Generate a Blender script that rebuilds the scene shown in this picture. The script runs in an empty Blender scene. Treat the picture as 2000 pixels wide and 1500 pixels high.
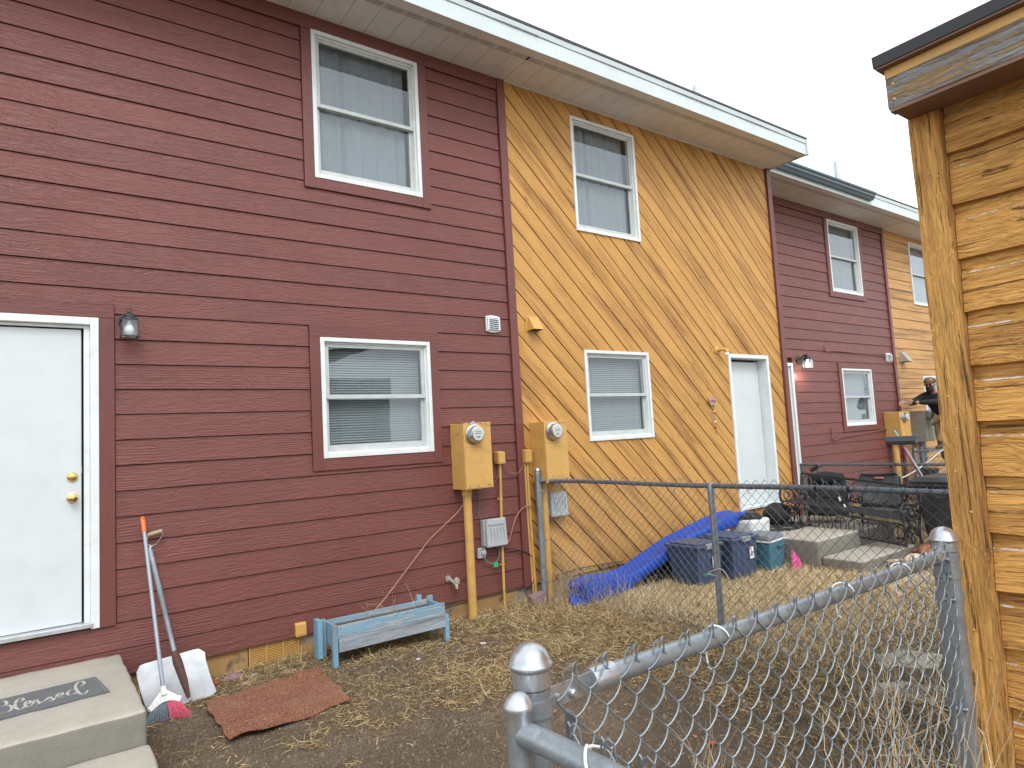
import bpy, bmesh, math, random
import numpy as np
from mathutils import Vector, Matrix
R = math.radians
random.seed(7)
rng = np.random.default_rng(11)
scene = bpy.context.scene
COL = scene.collection

# ------------------------------------------------------------------ camera
CAM = Vector((0.0, -5.30, 1.60))
cam_d = bpy.data.cameras.new('camera')
cam = bpy.data.objects.new('camera', cam_d)
COL.objects.link(cam)
rt = Vector((0.80766363, -0.58699033, -0.05587315))
up = Vector((-0.00368731, -0.09978363, 0.99500233))
fw = Vector((0.58963197, 0.80342117, 0.08275603))
m = Matrix.Identity(4)
for i in range(3):
    m[i][0] = rt[i]; m[i][1] = up[i]; m[i][2] = -fw[i]; m[i][3] = CAM[i]
cam.matrix_world = m
cam_d.sensor_width = 36.0
cam_d.lens = 1286.48 / 2000 * 36
cam_d.clip_start = 0.05
cam_d.clip_end = 600
scene.camera = cam

# ------------------------------------------------------------------ sky, sun, exposure
w = bpy.data.worlds.new('World'); scene.world = w; w.use_nodes = True
nt = w.node_tree; nt.nodes.clear()
sky = nt.nodes.new('ShaderNodeTexSky'); sky.sky_type = 'NISHITA'; sky.sun_disc = False
SUN_EL, SUN_ROT = R(48), R(200)
sky.sun_elevation = SUN_EL; sky.sun_rotation = SUN_ROT
sky.dust_density = 4.0; sky.air_density = 1.0; sky.ozone_density = 1.0
hs = nt.nodes.new('ShaderNodeHueSaturation'); hs.inputs['Saturation'].default_value = 0.12
mx = nt.nodes.new('ShaderNodeMixRGB'); mx.inputs[0].default_value = 0.72
mx.inputs[2].default_value = (9.3, 9.95, 10.55, 1)         # the even grey-white of the cloud deck
bg = nt.nodes.new('ShaderNodeBackground'); bg.inputs['Strength'].default_value = 0.125
wo = nt.nodes.new('ShaderNodeOutputWorld')
nt.links.new(sky.outputs[0], hs.inputs['Color']); nt.links.new(hs.outputs[0], mx.inputs[1])
nt.links.new(mx.outputs[0], bg.inputs['Color']); nt.links.new(bg.outputs[0], wo.inputs[0])
sd = bpy.data.lights.new('sun', 'SUN'); sd.energy = 0.85; sd.angle = R(22); sd.color = (1.0, 0.985, 0.96)
sun = bpy.data.objects.new('sun', sd); COL.objects.link(sun)
az = SUN_ROT
sdir = Vector((math.sin(az) * math.cos(SUN_EL), math.cos(az) * math.cos(SUN_EL), math.sin(SUN_EL)))
sun.rotation_euler = sdir.to_track_quat('Z', 'Y').to_euler()
scene.view_settings.view_transform = 'Standard'
scene.view_settings.look = 'None'
scene.view_settings.exposure = 0.68
scene.view_settings.gamma = 1.0
scene.view_settings.use_curve_mapping = False
scene.render.engine = 'CYCLES'

# ------------------------------------------------------------------ materials
class NT:
    def __init__(s, name):
        s.m = bpy.data.materials.new(name); s.m.use_nodes = True
        s.t = s.m.node_tree; s.n = s.t.nodes; s.l = s.t.links
        s.b = s.n['Principled BSDF']
    def node(s, typ, **kw):
        n = s.n.new(typ)
        for k, v in kw.items(): setattr(n, k, v)
        return n
    def link(s, a, b): s.l.new(a, b)
    def coords(s, rnd=True, rot=None, scale=(1, 1, 1)):
        tc = s.node('ShaderNodeTexCoord'); out = tc.outputs['Object']
        if rot:
            r = s.node('ShaderNodeVectorRotate', rotation_type='EULER_XYZ'); r.inputs['Rotation'].default_value = rot
            s.link(out, r.inputs['Vector']); out = r.outputs[0]
        mp = s.node('ShaderNodeMapping'); mp.inputs['Scale'].default_value = scale
        s.link(out, mp.inputs['Vector']); out = mp.outputs[0]
        if rnd:
            oi = s.node('ShaderNodeObjectInfo'); mu = s.node('ShaderNodeMath', operation='MULTIPLY'); mu.inputs[1].default_value = 97
            s.link(oi.outputs['Random'], mu.inputs[0]); ad = s.node('ShaderNodeVectorMath', operation='ADD')
            s.link(out, ad.inputs[0]); s.link(mu.outputs[0], ad.inputs[1]); out = ad.outputs[0]
        return out
    def noise(s, vec, scale, detail=4, rough=.55, dist=0):
        n = s.node('ShaderNodeTexNoise'); n.inputs['Scale'].default_value = scale
        n.inputs['Detail'].default_value = detail; n.inputs['Roughness'].default_value = rough
        n.inputs['Distortion'].default_value = dist
        s.link(vec, n.inputs['Vector']); return n.outputs['Fac']
    def ramp(s, fac, stops):
        r = s.node('ShaderNodeValToRGB'); e = r.color_ramp.elements
        while len(e) < len(stops): e.new(0.5)
        for i, (p, c) in enumerate(stops):
            e[i].position = p; e[i].color = tuple(c) + ((1,) if len(c) == 3 else ())
        s.link(fac, r.inputs[0]); return r.outputs[0]
    def g(s, fac, a, b):
        return s.ramp(fac, [(a, (0, 0, 0)), (b, (1, 1, 1))] if a < b else [(b, (1, 1, 1)), (a, (0, 0, 0))])
    def mix(s, f, a, b, mode='MIX'):
        n = s.node('ShaderNodeMixRGB', blend_type=mode)
        for sock, v in ((n.inputs[0], f), (n.inputs[1], a), (n.inputs[2], b)):
            if isinstance(v, (int, float)): sock.default_value = v
            elif isinstance(v, tuple): sock.default_value = v + ((1,) if len(v) == 3 else ())
            else: s.link(v, sock)
        return n.outputs[0]
    def math(s, op, a, b):
        n = s.node('ShaderNodeMath', operation=op)
        for i, v in enumerate((a, b)):
            if isinstance(v, (int, float)): n.inputs[i].default_value = v
            else: s.link(v, n.inputs[i])
        return n.outputs[0]
    def bump(s, h, strength=.5, dist=.003, prev=None):
        b = s.node('ShaderNodeBump'); b.inputs['Strength'].default_value = strength; b.inputs['Distance'].default_value = dist
        s.link(h, b.inputs['Height'])
        if prev: s.link(prev, b.inputs['Normal'])
        return b.outputs[0]
    def done(s, col=None, rough=None, metal=None, normal=None, spec=None):
        for k, v in (('Base Color', col), ('Roughness', rough), ('Metallic', metal), ('Normal', normal), ('Specular IOR Level', spec)):
            if v is None: continue
            if isinstance(v, (int, float)): s.b.inputs[k].default_value = v
            elif isinstance(v, tuple): s.b.inputs[k].default_value = v + ((1,) if len(v) == 3 else ())
            else: s.link(v, s.b.inputs[k])
        return s.m

def plain(name, col, rough=.5, metal=0, var=.12, nscale=6, bump=.0, spec=None, dirt=None, dirt_amt=.5):
    t = NT(name); v = t.coords(rnd=False)
    n = t.noise(v, nscale, 5, .6)
    d = tuple(c * (1 - var) for c in col); l = tuple(min(1, c * (1 + var)) for c in col)
    c = t.ramp(n, [(.3, d), (.7, l)])
    if dirt:
        n2 = t.noise(v, nscale * 2.3, 6, .7)
        c = t.mix(t.math('MULTIPLY', t.g(n2, .5, .72), dirt_amt), c, dirt)
    nrm = None
    if bump:
        nrm = t.bump(t.noise(v, nscale * 25, 3), bump, .002)
    r = t.ramp(n, [(.3, (rough * .85,) * 3), (.7, (min(1, rough * 1.15),) * 3)])
    return t.done(c, r, metal, nrm, spec)

def emboss_wood(name, col, dark, axis='x', rough=.46, streak=0.0, light=None, flake=None, bstr=.7, fine=1.0, rugged=False):
    """painted board: grain runs along the axis ('x','z','d' = diagonal in the wall, 'y')"""
    t = NT(name)
    rot = {'x': None, 'z': (0, R(90), 0), 'd': (0, R(-44), 0), 'y': (0, 0, R(90))}[axis]
    v = t.coords(True, rot, (1, 1, 1))
    mp = t.node('ShaderNodeMapping'); mp.inputs['Scale'].default_value = (3.2, 30, 30); t.link(v, mp.inputs['Vector'])
    warp = t.noise(v, 2.3, 2, .5)
    wv = t.node('ShaderNodeVectorMath', operation='ADD'); t.link(mp.outputs[0], wv.inputs[0])
    ws = t.math('MULTIPLY', warp, 5.0); t.link(ws, wv.inputs[1])
    n1 = t.noise(wv.outputs[0], 1.9 * fine, 5, .62, .9)
    mp2 = t.node('ShaderNodeMapping'); mp2.inputs['Scale'].default_value = (.8, 10, 10); t.link(v, mp2.inputs['Vector'])
    wave = t.node('ShaderNodeTexWave', wave_type='RINGS', rings_direction='Y'); wave.inputs['Scale'].default_value = 1.6
    wave.inputs['Distortion'].default_value = 6; wave.inputs['Detail'].default_value = 2; wave.inputs['Detail Scale'].default_value = .8
    t.link(mp2.outputs[0], wave.inputs['Vector'])
    mask = t.g(t.noise(v, 1.1, 1), .52, .62)
    h = t.math('ADD', t.g(n1, .38, .66), t.math('MULTIPLY', t.math('MULTIPLY', wave.outputs['Fac'], mask), .55))
    big = t.noise(v, .9, 3, .6)
    c = t.ramp(big, [(.3, tuple(x * .88 for x in col)), (.7, tuple(min(1, x * 1.10) for x in col))])
    oi = t.node('ShaderNodeObjectInfo')
    c = t.mix(t.math('MULTIPLY', oi.outputs['Random'], .22), c, tuple(x * .72 for x in col))
    c = t.mix(t.math('MULTIPLY', t.g(n1, .52, .30), .28), c, tuple(x * .55 for x in col))
    if streak:
        mp3 = t.node('ShaderNodeMapping'); mp3.inputs['Scale'].default_value = (.55, 7, 7); t.link(v, mp3.inputs['Vector'])
        s1 = t.noise(mp3.outputs[0], 1.3, 5, .62, .3)
        mp4 = t.node('ShaderNodeMapping'); mp4.inputs['Scale'].default_value = (4, 60, 60); t.link(v, mp4.inputs['Vector'])
        s2 = t.noise(mp4.outputs[0], 1.6, 5, .7, .4)
        f = t.math('MULTIPLY', t.g(s1, .47, .68), t.math('MULTIPLY', t.math('ADD', t.g(s2, .3, .6), .35), streak))
        c = t.mix(f, c, dark)
        cr = t.g(s2, .685, .74)
        c = t.mix(t.math('MULTIPLY', cr, streak), c, tuple(x * .35 for x in dark))
        vo = t.node('ShaderNodeTexVoronoi'); vo.inputs['Scale'].default_value = 1.0
        mp5 = t.node('ShaderNodeMapping'); mp5.inputs['Scale'].default_value = (2.2, 5, 5); t.link(v, mp5.inputs['Vector']); t.link(mp5.outputs[0], vo.inputs['Vector'])
        kn = t.g(vo.outputs['Distance'], .10, .05)
        c = t.mix(t.math('MULTIPLY', kn, .55 * streak), c, tuple(x * .5 for x in dark))
        h = t.math('SUBTRACT', h, t.math('MULTIPLY', cr, 1.6))
    if flake:
        mp6 = t.node('ShaderNodeMapping'); mp6.inputs['Scale'].default_value = (3, 26, 26); t.link(v, mp6.inputs['Vector'])
        f6 = t.g(t.noise(mp6.outputs[0], 1.4, 6, .66, .5), flake[1], flake[1] + .05)
        c = t.mix(f6, c, flake[0]); h = t.math('SUBTRACT', h, f6)
    if rugged:                                    # raised grain and open checks of old rough-sawn cedar
        mp7 = t.node('ShaderNodeMapping'); mp7.inputs['Scale'].default_value = (1.0, 15, 15); t.link(wv.outputs[0], mp7.inputs['Vector'])
        mp8 = t.node('ShaderNodeMapping'); mp8.inputs['Scale'].default_value = (3.6, 84, 84); t.link(v, mp8.inputs['Vector'])
        wv2 = t.node('ShaderNodeVectorMath', operation='ADD'); t.link(mp8.outputs[0], wv2.inputs[0]); t.link(t.math('MULTIPLY', warp, 4.0), wv2.inputs[1])
        g1 = t.noise(wv2.outputs[0], 1.0, 6, .68, .35); g2 = t.noise(wv2.outputs[0], 2.7, 4, .6, .2)
        ck = t.g(g1, .59, .62)
        c = t.mix(t.math('MULTIPLY', t.g(g2, .47, .60), .45), c, dark)
        c = t.mix(t.math('MULTIPLY', ck, .85), c, tuple(x * .35 for x in dark))
        h = t.math('SUBTRACT', t.math('ADD', h, t.math('MULTIPLY', g2, .9)), t.math('MULTIPLY', ck, 2.2))
    nrm = t.bump(h, bstr, .0035 if not rugged else .005)
    r = t.ramp(n1, [(.3, (rough + .08,) * 3), (.7, (rough - .06,) * 3)])
    return t.done(c, r, 0, nrm, .45)

RED = (.182, .058, .048); GOLD = (.56, .325, .115)
M = {}
M['red_x'] = emboss_wood('red_painted_siding', RED, (.09, .03, .025), 'x')
M['red_z'] = emboss_wood('red_painted_trim', tuple(c * .93 for c in RED), (.09, .03, .025), 'z', bstr=.3)
M['red_t'] = emboss_wood('red_painted_trim_level', tuple(c * .95 for c in RED), (.09, .03, .025), 'x', bstr=.5)
M['gold_d'] = emboss_wood('gold_painted_diagonal_siding', (.590, .308, .082), (.27, .115, .028), 'd', .6, .9, bstr=.45, fine=1.3)
M['gold_x'] = emboss_wood('gold_painted_siding', (.58, .315, .11), (.2, .1, .04), 'x', .6, .8)
M['gold_p'] = plain('gold_painted_metal', (.60, .345, .100), .5, 0, .08, 5, .12, dirt=(.22, .13, .06), dirt_amt=.25)
M['gold_dark'] = plain('gold_gap_shade', (.022, .010, .004), .95)  # near-black backing: shade in the board grooves put into the colour
M['red_dark'] = plain('red_gap_shade', (.03, .012, .010), .9)  # near-black backing paints the shadow lines under the lapped boards
M['shed_y'] = emboss_wood('weathered_gold_board', (.82, .425, .108), (.31, .125, .032), 'y', .62, 1.0, flake=((.16, .075, .04), .67), bstr=1.0, fine=1.2, rugged=True)
M['shed_z'] = emboss_wood('weathered_gold_corner_post', (.83, .44, .115), (.34, .145, .038), 'z', .62, .9, flake=((.13, .05, .02), .70), bstr=1.0, fine=1.2, rugged=True)
M['shed_fascia'] = emboss_wood('bare_grey_fascia', (.30, .20, .10), (.07, .065, .065), 'y', .75, 1.2, flake=((.25, .245, .235), .44), bstr=1.0, fine=1.6)
def edge_mat():
    t = NT('bare_primer_edge'); v = t.coords(True, None, (1, 1, 1))
    n = t.noise(v, 22, 5, .7)
    return t.done(t.mix(t.g(n, .46, .56), (.42, .24, .08), (.58, .56, .54)), .8)
M['shed_edge'] = edge_mat()
M['shed_soffit'] = plain('brown_painted_soffit', (.20, .115, .075), .7)
M['white'] = plain('white_paint', (.72, .75, .75), .45, 0, .04, 3, dirt=(.5, .45, .36), dirt_amt=.15)
M['frame'] = plain('white_window_frame', (.72, .755, .75), .4, 0, .05, 4, dirt=(.45, .42, .33), dirt_amt=.35)
M['sash'] = plain('dull_aluminium_sash', (.52, .55, .54), .4, .1, .08, 8, dirt=(.3, .28, .22), dirt_amt=.3)
M['door'] = plain('white_steel_door', (.61, .65, .665), .35, 0, .05, 2.2, dirt=(.45, .42, .34), dirt_amt=.13)
M['gutter'] = plain('pale_aluminium_fascia', (.60, .67, .68), .42, 0, .05, 2, dirt=(.45, .45, .42), dirt_amt=.2)
M['gutter_blue'] = plain('slate_blue_gutter', (.095, .145, .18), .4, .1, .1)
M['soffit'] = plain('off_white_soffit', (.74, .75, .76), .55, 0, .05, 4, dirt=(.3, .3, .28), dirt_amt=.2)
M['slot'] = plain('soffit_vent_shadow_gap', (.05, .05, .05), .9)
M['shingle'] = plain('grey_shingle', (.12, .12, .125), .9, 0, .25, 30, .5)
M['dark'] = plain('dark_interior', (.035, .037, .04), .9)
M['brass'] = plain('polished_brass', (.75, .50, .18), .2, 1, .1, 20)
M['black'] = plain('black_painted_metal', (.022, .023, .026), .4, 0, .3, 20)
M['black_plastic'] = plain('black_plastic', (.025, .027, .031), .42, 0, .25, 6, dirt=(.1, .09, .08), dirt_amt=.3)
M['black_cloth'] = plain('black_cloth', (.016, .017, .02), .85, 0, .4, 9)
M['bin'] = plain('black_bin_plastic', (.03, .033, .038), .45, 0, .2, 5, dirt=(.10, .10, .1), dirt_amt=.4)
M['grey_plastic'] = plain('grey_utility_plastic', (.40, .42, .435), .5, 0, .07, 12, dirt=(.25, .24, .22), dirt_amt=.3)
M['meter_grey'] = plain('weathered_grey_metal', (.36, .36, .31), .55, .1, .12, 8, dirt=(.45, .22, .06), dirt_amt=.9)
M['steel'] = plain('meter_steel', (.55, .56, .56), .3, .9, .15, 20)
M['dial'] = plain('meter_dial', (.55, .57, .55), .4)
M['bluew'] = emboss_wood('weathered_blue_board', (.22, .38, .50), (.27, .27, .26), 'x', .8, .9, flake=((.36, .38, .38), .50), bstr=.5)
M['bluew_grey'] = emboss_wood('bare_grey_blue_board', (.34, .37, .40), (.13, .13, .13), 'x', .8, .7, flake=((.20, .36, .50), .62), bstr=.5)
M['bluew_z'] = emboss_wood('weathered_blue_leg', (.20, .38, .52), (.22, .22, .22), 'z', .8, .9, flake=((.33, .36, .37), .60), bstr=.5)
M['tan_found'] = None
M['slide'] = plain('blue_slide_plastic', (.003, .058, .40), .5, 0, .15, 4, dirt=(.12, .14, .25), dirt_amt=.2)
M['slide_shade'] = plain('slide_underside_shade', (.015, .015, .02), .6)  # black stands in for the shade below the blue slide
M['navy'] = plain('navy_tote_plastic', (.045, .075, .145), .42, 0, .15, 7, dirt=(.12, .12, .14), dirt_amt=.25)
M['navy_grey'] = plain('grey_tote_handle', (.25, .28, .33), .5)
M['teal'] = plain('teal_cooler_plastic', (.05, .165, .235), .45, 0, .12, 7)
M['grey_lid'] = plain('grey_cooler_lid', (.16, .18, .20), .5)
M['bucket'] = plain('white_bucket_plastic', (.68, .70, .69), .45, 0, .05, 6, dirt=(.4, .36, .3), dirt_amt=.2)
M['pink'] = plain('pink_wrapper', (.62, .045, .23), .35, 0, .5, 22, .2, dirt=(.6, .5, .5), dirt_amt=.9)
M['orange'] = plain('orange_plastic', (.80, .17, .03), .4)
M['grey_pole'] = plain('grey_painted_pole', (.30, .335, .38), .4, .2, .08, 14)
M['tan_wood'] = plain('bare_grip_wood', (.42, .33, .20), .7, 0, .15, 20)
M['brown_wood'] = emboss_wood('brown_shovel_handle', (.11, .05, .032), (.05, .025, .02), 'z', .7, .6)
M['white_plastic'] = plain('white_plastic', (.78, .78, .74), .4, 0, .05, 9)
M['bristle_grey'] = plain('grey_bristles', (.12, .15, .18), .7, 0, .4, 90)
M['bristle_pink'] = plain('pink_bristles', (.50, .06, .11), .7, 0, .35, 90)
M['wire_red'] = plain('dusty_red_cable', (.36, .13, .10), .6, 0, .25, 20)
M['wire_tan'] = plain('tan_cable', (.36, .19, .11), .6, 0, .2, 20)
M['wire_brown'] = plain('red_brown_cable', (.20, .085, .065), .6)
M['wire_black'] = plain('black_cable', (.035, .035, .04), .6)
M['wire_green'] = plain('green_grey_cable', (.12, .2, .17), .5)
M['wire_white'] = plain('white_cable', (.6, .59, .55), .5)
M['green'] = plain('green_tag', (.03, .42, .18), .45)
M['red_plastic'] = plain('red_tool_handle', (.42, .035, .035), .4)
M['copper_rock'] = plain('rust_brick', (.33, .10, .05), .9, 0, .3, 20, .5)
M['pink_rock'] = plain('mauve_stone', (.27, .175, .17), .9, 0, .25, 30, .6)
M['tan_rock'] = plain('tan_rubble', (.35, .27, .2), .9, 0, .25, 20, .5)
M['plush_brown'] = plain('rust_plush', (.40, .15, .08), .95, 0, .25, 30, .8)
M['plush_cream'] = plain('cream_plush', (.62, .48, .36), .95, 0, .2, 30, .8)
M['skin'] = plain('skin', (.50, .28, .20), .55)
M['jacket'] = plain('black_jacket', (.012, .013, .016), .75, 0, .4, 14)
M['khaki'] = plain('khaki_trousers', (.37, .255, .135), .85, 0, .2, 12, .4)
M['boot'] = plain('brown_boot', (.07, .05, .035), .7)
M['beard'] = plain('dark_brown_hair', (.03, .018, .012), .9)
M['camo'] = plain('tan_cap_cloth', (.17, .12, .06), .85, 0, .4, 60)
M['paper'] = plain('white_paper', (.6, .61, .63), .8)
M['leaf'] = plain('dead_leaf', (.33, .15, .07), .8, 0, .35, 40)
M['red_scrap'] = plain('red_scrap', (.6, .05, .05), .5)

def galv(name, col, rough, metal):
    t = NT(name); v = t.coords(False)
    n = t.noise(v, 14, 5, .7); vo = t.node('ShaderNodeTexVoronoi'); vo.inputs['Scale'].default_value = 160; t.link(v, vo.inputs['Vector'])
    c = t.ramp(n, [(.3, tuple(x * .78 for x in col)), (.7, tuple(min(1, x * 1.12) for x in col))])
    bw = t.node('ShaderNodeRGBToBW'); t.link(vo.outputs['Color'], bw.inputs[0]); c = t.mix(.10, c, bw.outputs[0], 'OVERLAY')
    c = t.mix(t.math('MULTIPLY', t.g(t.noise(v, 31, 6, .75), .60, .72), .35), c, (.62, .64, .64))
    nr = t.bump(t.noise(v, 120, 3), .12, .001)
    return t.done(c, t.ramp(n, [(.3, (rough * .85,) * 3), (.7, (rough * 1.2,) * 3)]), metal, nr)
M['galv'] = galv('galvanised_pipe', (.30, .335, .365), .40, .6)
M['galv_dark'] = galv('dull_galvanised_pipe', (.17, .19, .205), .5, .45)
M['cast'] = galv('cast_aluminium_fitting', (.50, .52, .54), .33, .8)
M['wirem'] = galv('galvanised_wire', (.24, .28, .305), .42, .5)
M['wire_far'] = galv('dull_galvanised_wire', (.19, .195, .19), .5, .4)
M['alu'] = plain('scuffed_aluminium', (.52, .535, .55), .40, .55, .12, 9, dirt=(.35, .33, .3), dirt_amt=.3)

def concrete(name, col, stain):
    t = NT(name); v = t.coords(False)
    n = t.noise(v, 2.2, 6, .65); n2 = t.noise(v, 55, 4, .7)
    c = t.ramp(n, [(.3, tuple(x * .82 for x in col)), (.7, tuple(x * 1.08 for x in col))])
    c = t.mix(t.math('MULTIPLY', t.g(n2, .5, .75), .35), c, tuple(x * .6 for x in col))
    c = t.mix(t.math('MULTIPLY', t.g(t.noise(v, 4, 6, .8), .5, .85), .45), c, stain)
    pit = t.node('ShaderNodeTexVoronoi'); pit.inputs['Scale'].default_value = 48; t.link(v, pit.inputs['Vector'])
    pf = t.math('MULTIPLY', t.g(pit.outputs['Distance'], .16, .06), t.g(t.noise(v, 8, 2), .5, .6))
    c = t.mix(t.math('MULTIPLY', pf, .6), c, tuple(x * .3 for x in col))
    h = t.math('SUBTRACT', n2, pf)
    return t.done(c, .85, 0, t.bump(h, .5, .004))
M['concrete'] = concrete('cast_concrete', (.42, .385, .325), (.27, .235, .175))
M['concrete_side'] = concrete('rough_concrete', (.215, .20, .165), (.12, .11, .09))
def found():
    t = NT('painted_foundation'); v = t.coords(False)
    sx = t.node('ShaderNodeSeparateXYZ'); tc = t.node('ShaderNodeTexCoord'); t.link(tc.outputs['Object'], sx.inputs[0])
    n = t.noise(v, 3, 6, .7)
    paint = t.ramp(n, [(.3, (.33, .19, .075)), (.7, (.44, .27, .11))])
    bare = t.ramp(n, [(.3, (.22, .19, .15)), (.7, (.36, .32, .26))])
    c = t.mix(t.g(t.noise(v, 1.0, 4, .6), .5, .56), paint, bare)
    c = t.mix(t.g(t.noise(v, 9, 6, .7), .56, .68), c, (.10, .08, .06))
    return t.done(c, .9, 0, t.bump(t.noise(v, 60, 4, .7), .5, .004))
M['found'] = found()
def rust_mat():
    t = NT('rust_coir_mat'); v = t.coords(False)
    n = t.noise(v, 130, 4, .75); n2 = t.noise(v, 4, 5, .6)
    c = t.ramp(n, [(.38, (.05, .016, .010)), (.5, (.22, .072, .036)), (.62, (.50, .25, .15))])
    c = t.mix(t.math('MULTIPLY', t.g(n2, .45, .7), .4), c, (.27, .16, .10))
    return t.done(c, .95, 0, t.bump(n, 1.0, .006))
M['coir'] = rust_mat()
def grey_mat():
    t = NT('grey_rubber_mat'); v = t.coords(False)
    n = t.noise(v, 320, 3, .7)
    c = t.ramp(n, [(.3, (.045, .05, .055)), (.7, (.17, .18, .185))])
    c = t.mix(t.math('MULTIPLY', t.noise(v, 7, 4), .3), c, (.24, .24, .22))
    return t.done(c, .9, 0, t.bump(n, .8, .003))
M['grey_mat'] = grey_mat()
M['letter'] = plain('cream_lettering', (.42, .41, .36), .9, 0, .45, 160)

def ground_mat():
    t = NT('packed_mud_ground'); v = t.coords(False)
    n = t.noise(v, 1.5, 7, .65); n2 = t.noise(v, 28, 6, .72); n3 = t.noise(v, 170, 3, .7)
    c = t.ramp(n, [(.28, (.085, .057, .034)), (.5, (.150, .106, .066)), (.72, (.24, .178, .115))])
    c = t.mix(t.math('MULTIPLY', t.g(n2, .48, .66), .5), c, (.075, .054, .038))
    c = t.mix(t.math('MULTIPLY', t.g(n3, .54, .66), .6), c, (.31, .25, .175))
    n4 = t.noise(v, 75, 5, .75, .6)
    c = t.mix(t.math('MULTIPLY', t.g(n4, .46, .38), .75), c, (.040, .028, .018))
    at = t.node('ShaderNodeAttribute', attribute_name='straw'); 
    c = t.mix(at.outputs['Fac'], c, t.ramp(n2, [(.35, (.13, .088, .045)), (.65, (.38, .28, .155))]))
    h = t.math('ADD', t.math('ADD', n2, t.math('MULTIPLY', n4, .8)), t.math('MULTIPLY', n3, .35))
    return t.done(c, t.ramp(n, [(.3, (.75,) * 3), (.6, (.95,) * 3)]), 0, t.bump(h, .9, .02))
M['ground'] = ground_mat()
def straw_mat(name, stops):
    t = NT(name); at = t.node('ShaderNodeAttribute', attribute_name='tone')
    c = t.ramp(at.outputs['Fac'], stops)
    return t.done(c, .75, 0)
M['straw'] = straw_mat('dry_straw', [(0, (.075, .046, .022)), (.3, (.21, .135, .06)), (.62, (.50, .36, .17)), (1, (.76, .61, .36))])
M['lawn'] = straw_mat('dead_lawn_blades', [(0, (.22, .14, .065)), (.3, (.44, .32, .17)), (.75, (.66, .51, .29)), (1, (.78, .65, .42))])
M['lawn_dull'] = straw_mat('dull_dead_turf', [(0, (.05, .034, .02)), (.3, (.12, .085, .045)), (.6, (.12, .125, .055)), (1, (.40, .30, .17))])
M['weed'] = straw_mat('bleached_weed_stems', [(0, (.30, .21, .12)), (.5, (.50, .38, .23)), (1, (.66, .54, .36))])

M['crumb'] = straw_mat('soil_crumb', [(0, (.07, .050, .032)), (.5, (.130, .091, .057)), (1, (.21, .155, .10))])
def glass_mat():
    m_ = bpy.data.materials.new('window_glass'); m_.use_nodes = True; t = m_.node_tree; t.nodes.clear()
    fr = t.nodes.new('ShaderNodeFresnel'); fr.inputs[0].default_value = 1.62
    tr = t.nodes.new('ShaderNodeBsdfTransparent'); tr.inputs[0].default_value = (.93, .95, .95, 1)
    gl = t.nodes.new('ShaderNodeBsdfGlossy'); gl.inputs['Roughness'].default_value = .012
    gl.inputs[0].default_value = (.93, .97, 1, 1)
    tc = t.nodes.new('ShaderNodeTexCoord'); nz = t.nodes.new('ShaderNodeTexNoise'); nz.inputs['Scale'].default_value = 2.5
    bp = t.nodes.new('ShaderNodeBump'); bp.inputs['Strength'].default_value = .05; bp.inputs['Distance'].default_value = .02
    t.links.new(tc.outputs['Object'], nz.inputs['Vector']); t.links.new(nz.outputs['Fac'], bp.inputs['Height']); t.links.new(bp.outputs[0], gl.inputs['Normal'])
    mx_ = t.nodes.new('ShaderNodeMixShader'); o = t.nodes.new('ShaderNodeOutputMaterial')
    mm = t.nodes.new('ShaderNodeMath'); mm.operation = 'MULTIPLY'; mm.inputs[1].default_value = 1.65                     # two surfaces' worth on the outer face, none inside
    ge = t.nodes.new('ShaderNodeNewGeometry'); iv = t.nodes.new('ShaderNodeMath'); iv.operation = 'SUBTRACT'; iv.inputs[0].default_value = 1.0
    m2_ = t.nodes.new('ShaderNodeMath'); m2_.operation = 'MULTIPLY'; t.links.new(ge.outputs['Backfacing'], iv.inputs[1])
    t.links.new(fr.outputs[0], mm.inputs[0]); t.links.new(mm.outputs[0], m2_.inputs[0]); t.links.new(iv.outputs[0], m2_.inputs[1]); t.links.new(m2_.outputs[0], mx_.inputs[0])
    t.links.new(tr.outputs[0], mx_.inputs[1]); t.links.new(gl.outputs[0], mx_.inputs[2]); t.links.new(mx_.outputs[0], o.inputs[0])
    return m_
M['glass'] = glass_mat()
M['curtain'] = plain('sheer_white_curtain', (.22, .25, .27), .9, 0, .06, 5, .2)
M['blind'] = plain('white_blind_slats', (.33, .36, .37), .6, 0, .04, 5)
def glow(name, col, strength):
    t = NT(name); t.b.inputs['Emission Color'].default_value = col + (1,); t.b.inputs['Emission Strength'].default_value = strength
    return t.done((.8, .8, .78), .3)
M['bulb_off'] = plain('frosted_bulb', (.85, .86, .86), .3)
M['bulb_on'] = glow('lit_bulb', (1.0, .93, .82), 4)

# ------------------------------------------------------------------ mesh helpers
WL = {}                                         # world location of each object's frame
def wloc(o): return WL.get(o.name, Vector((0, 0, 0))) if o else Vector((0, 0, 0))

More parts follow.
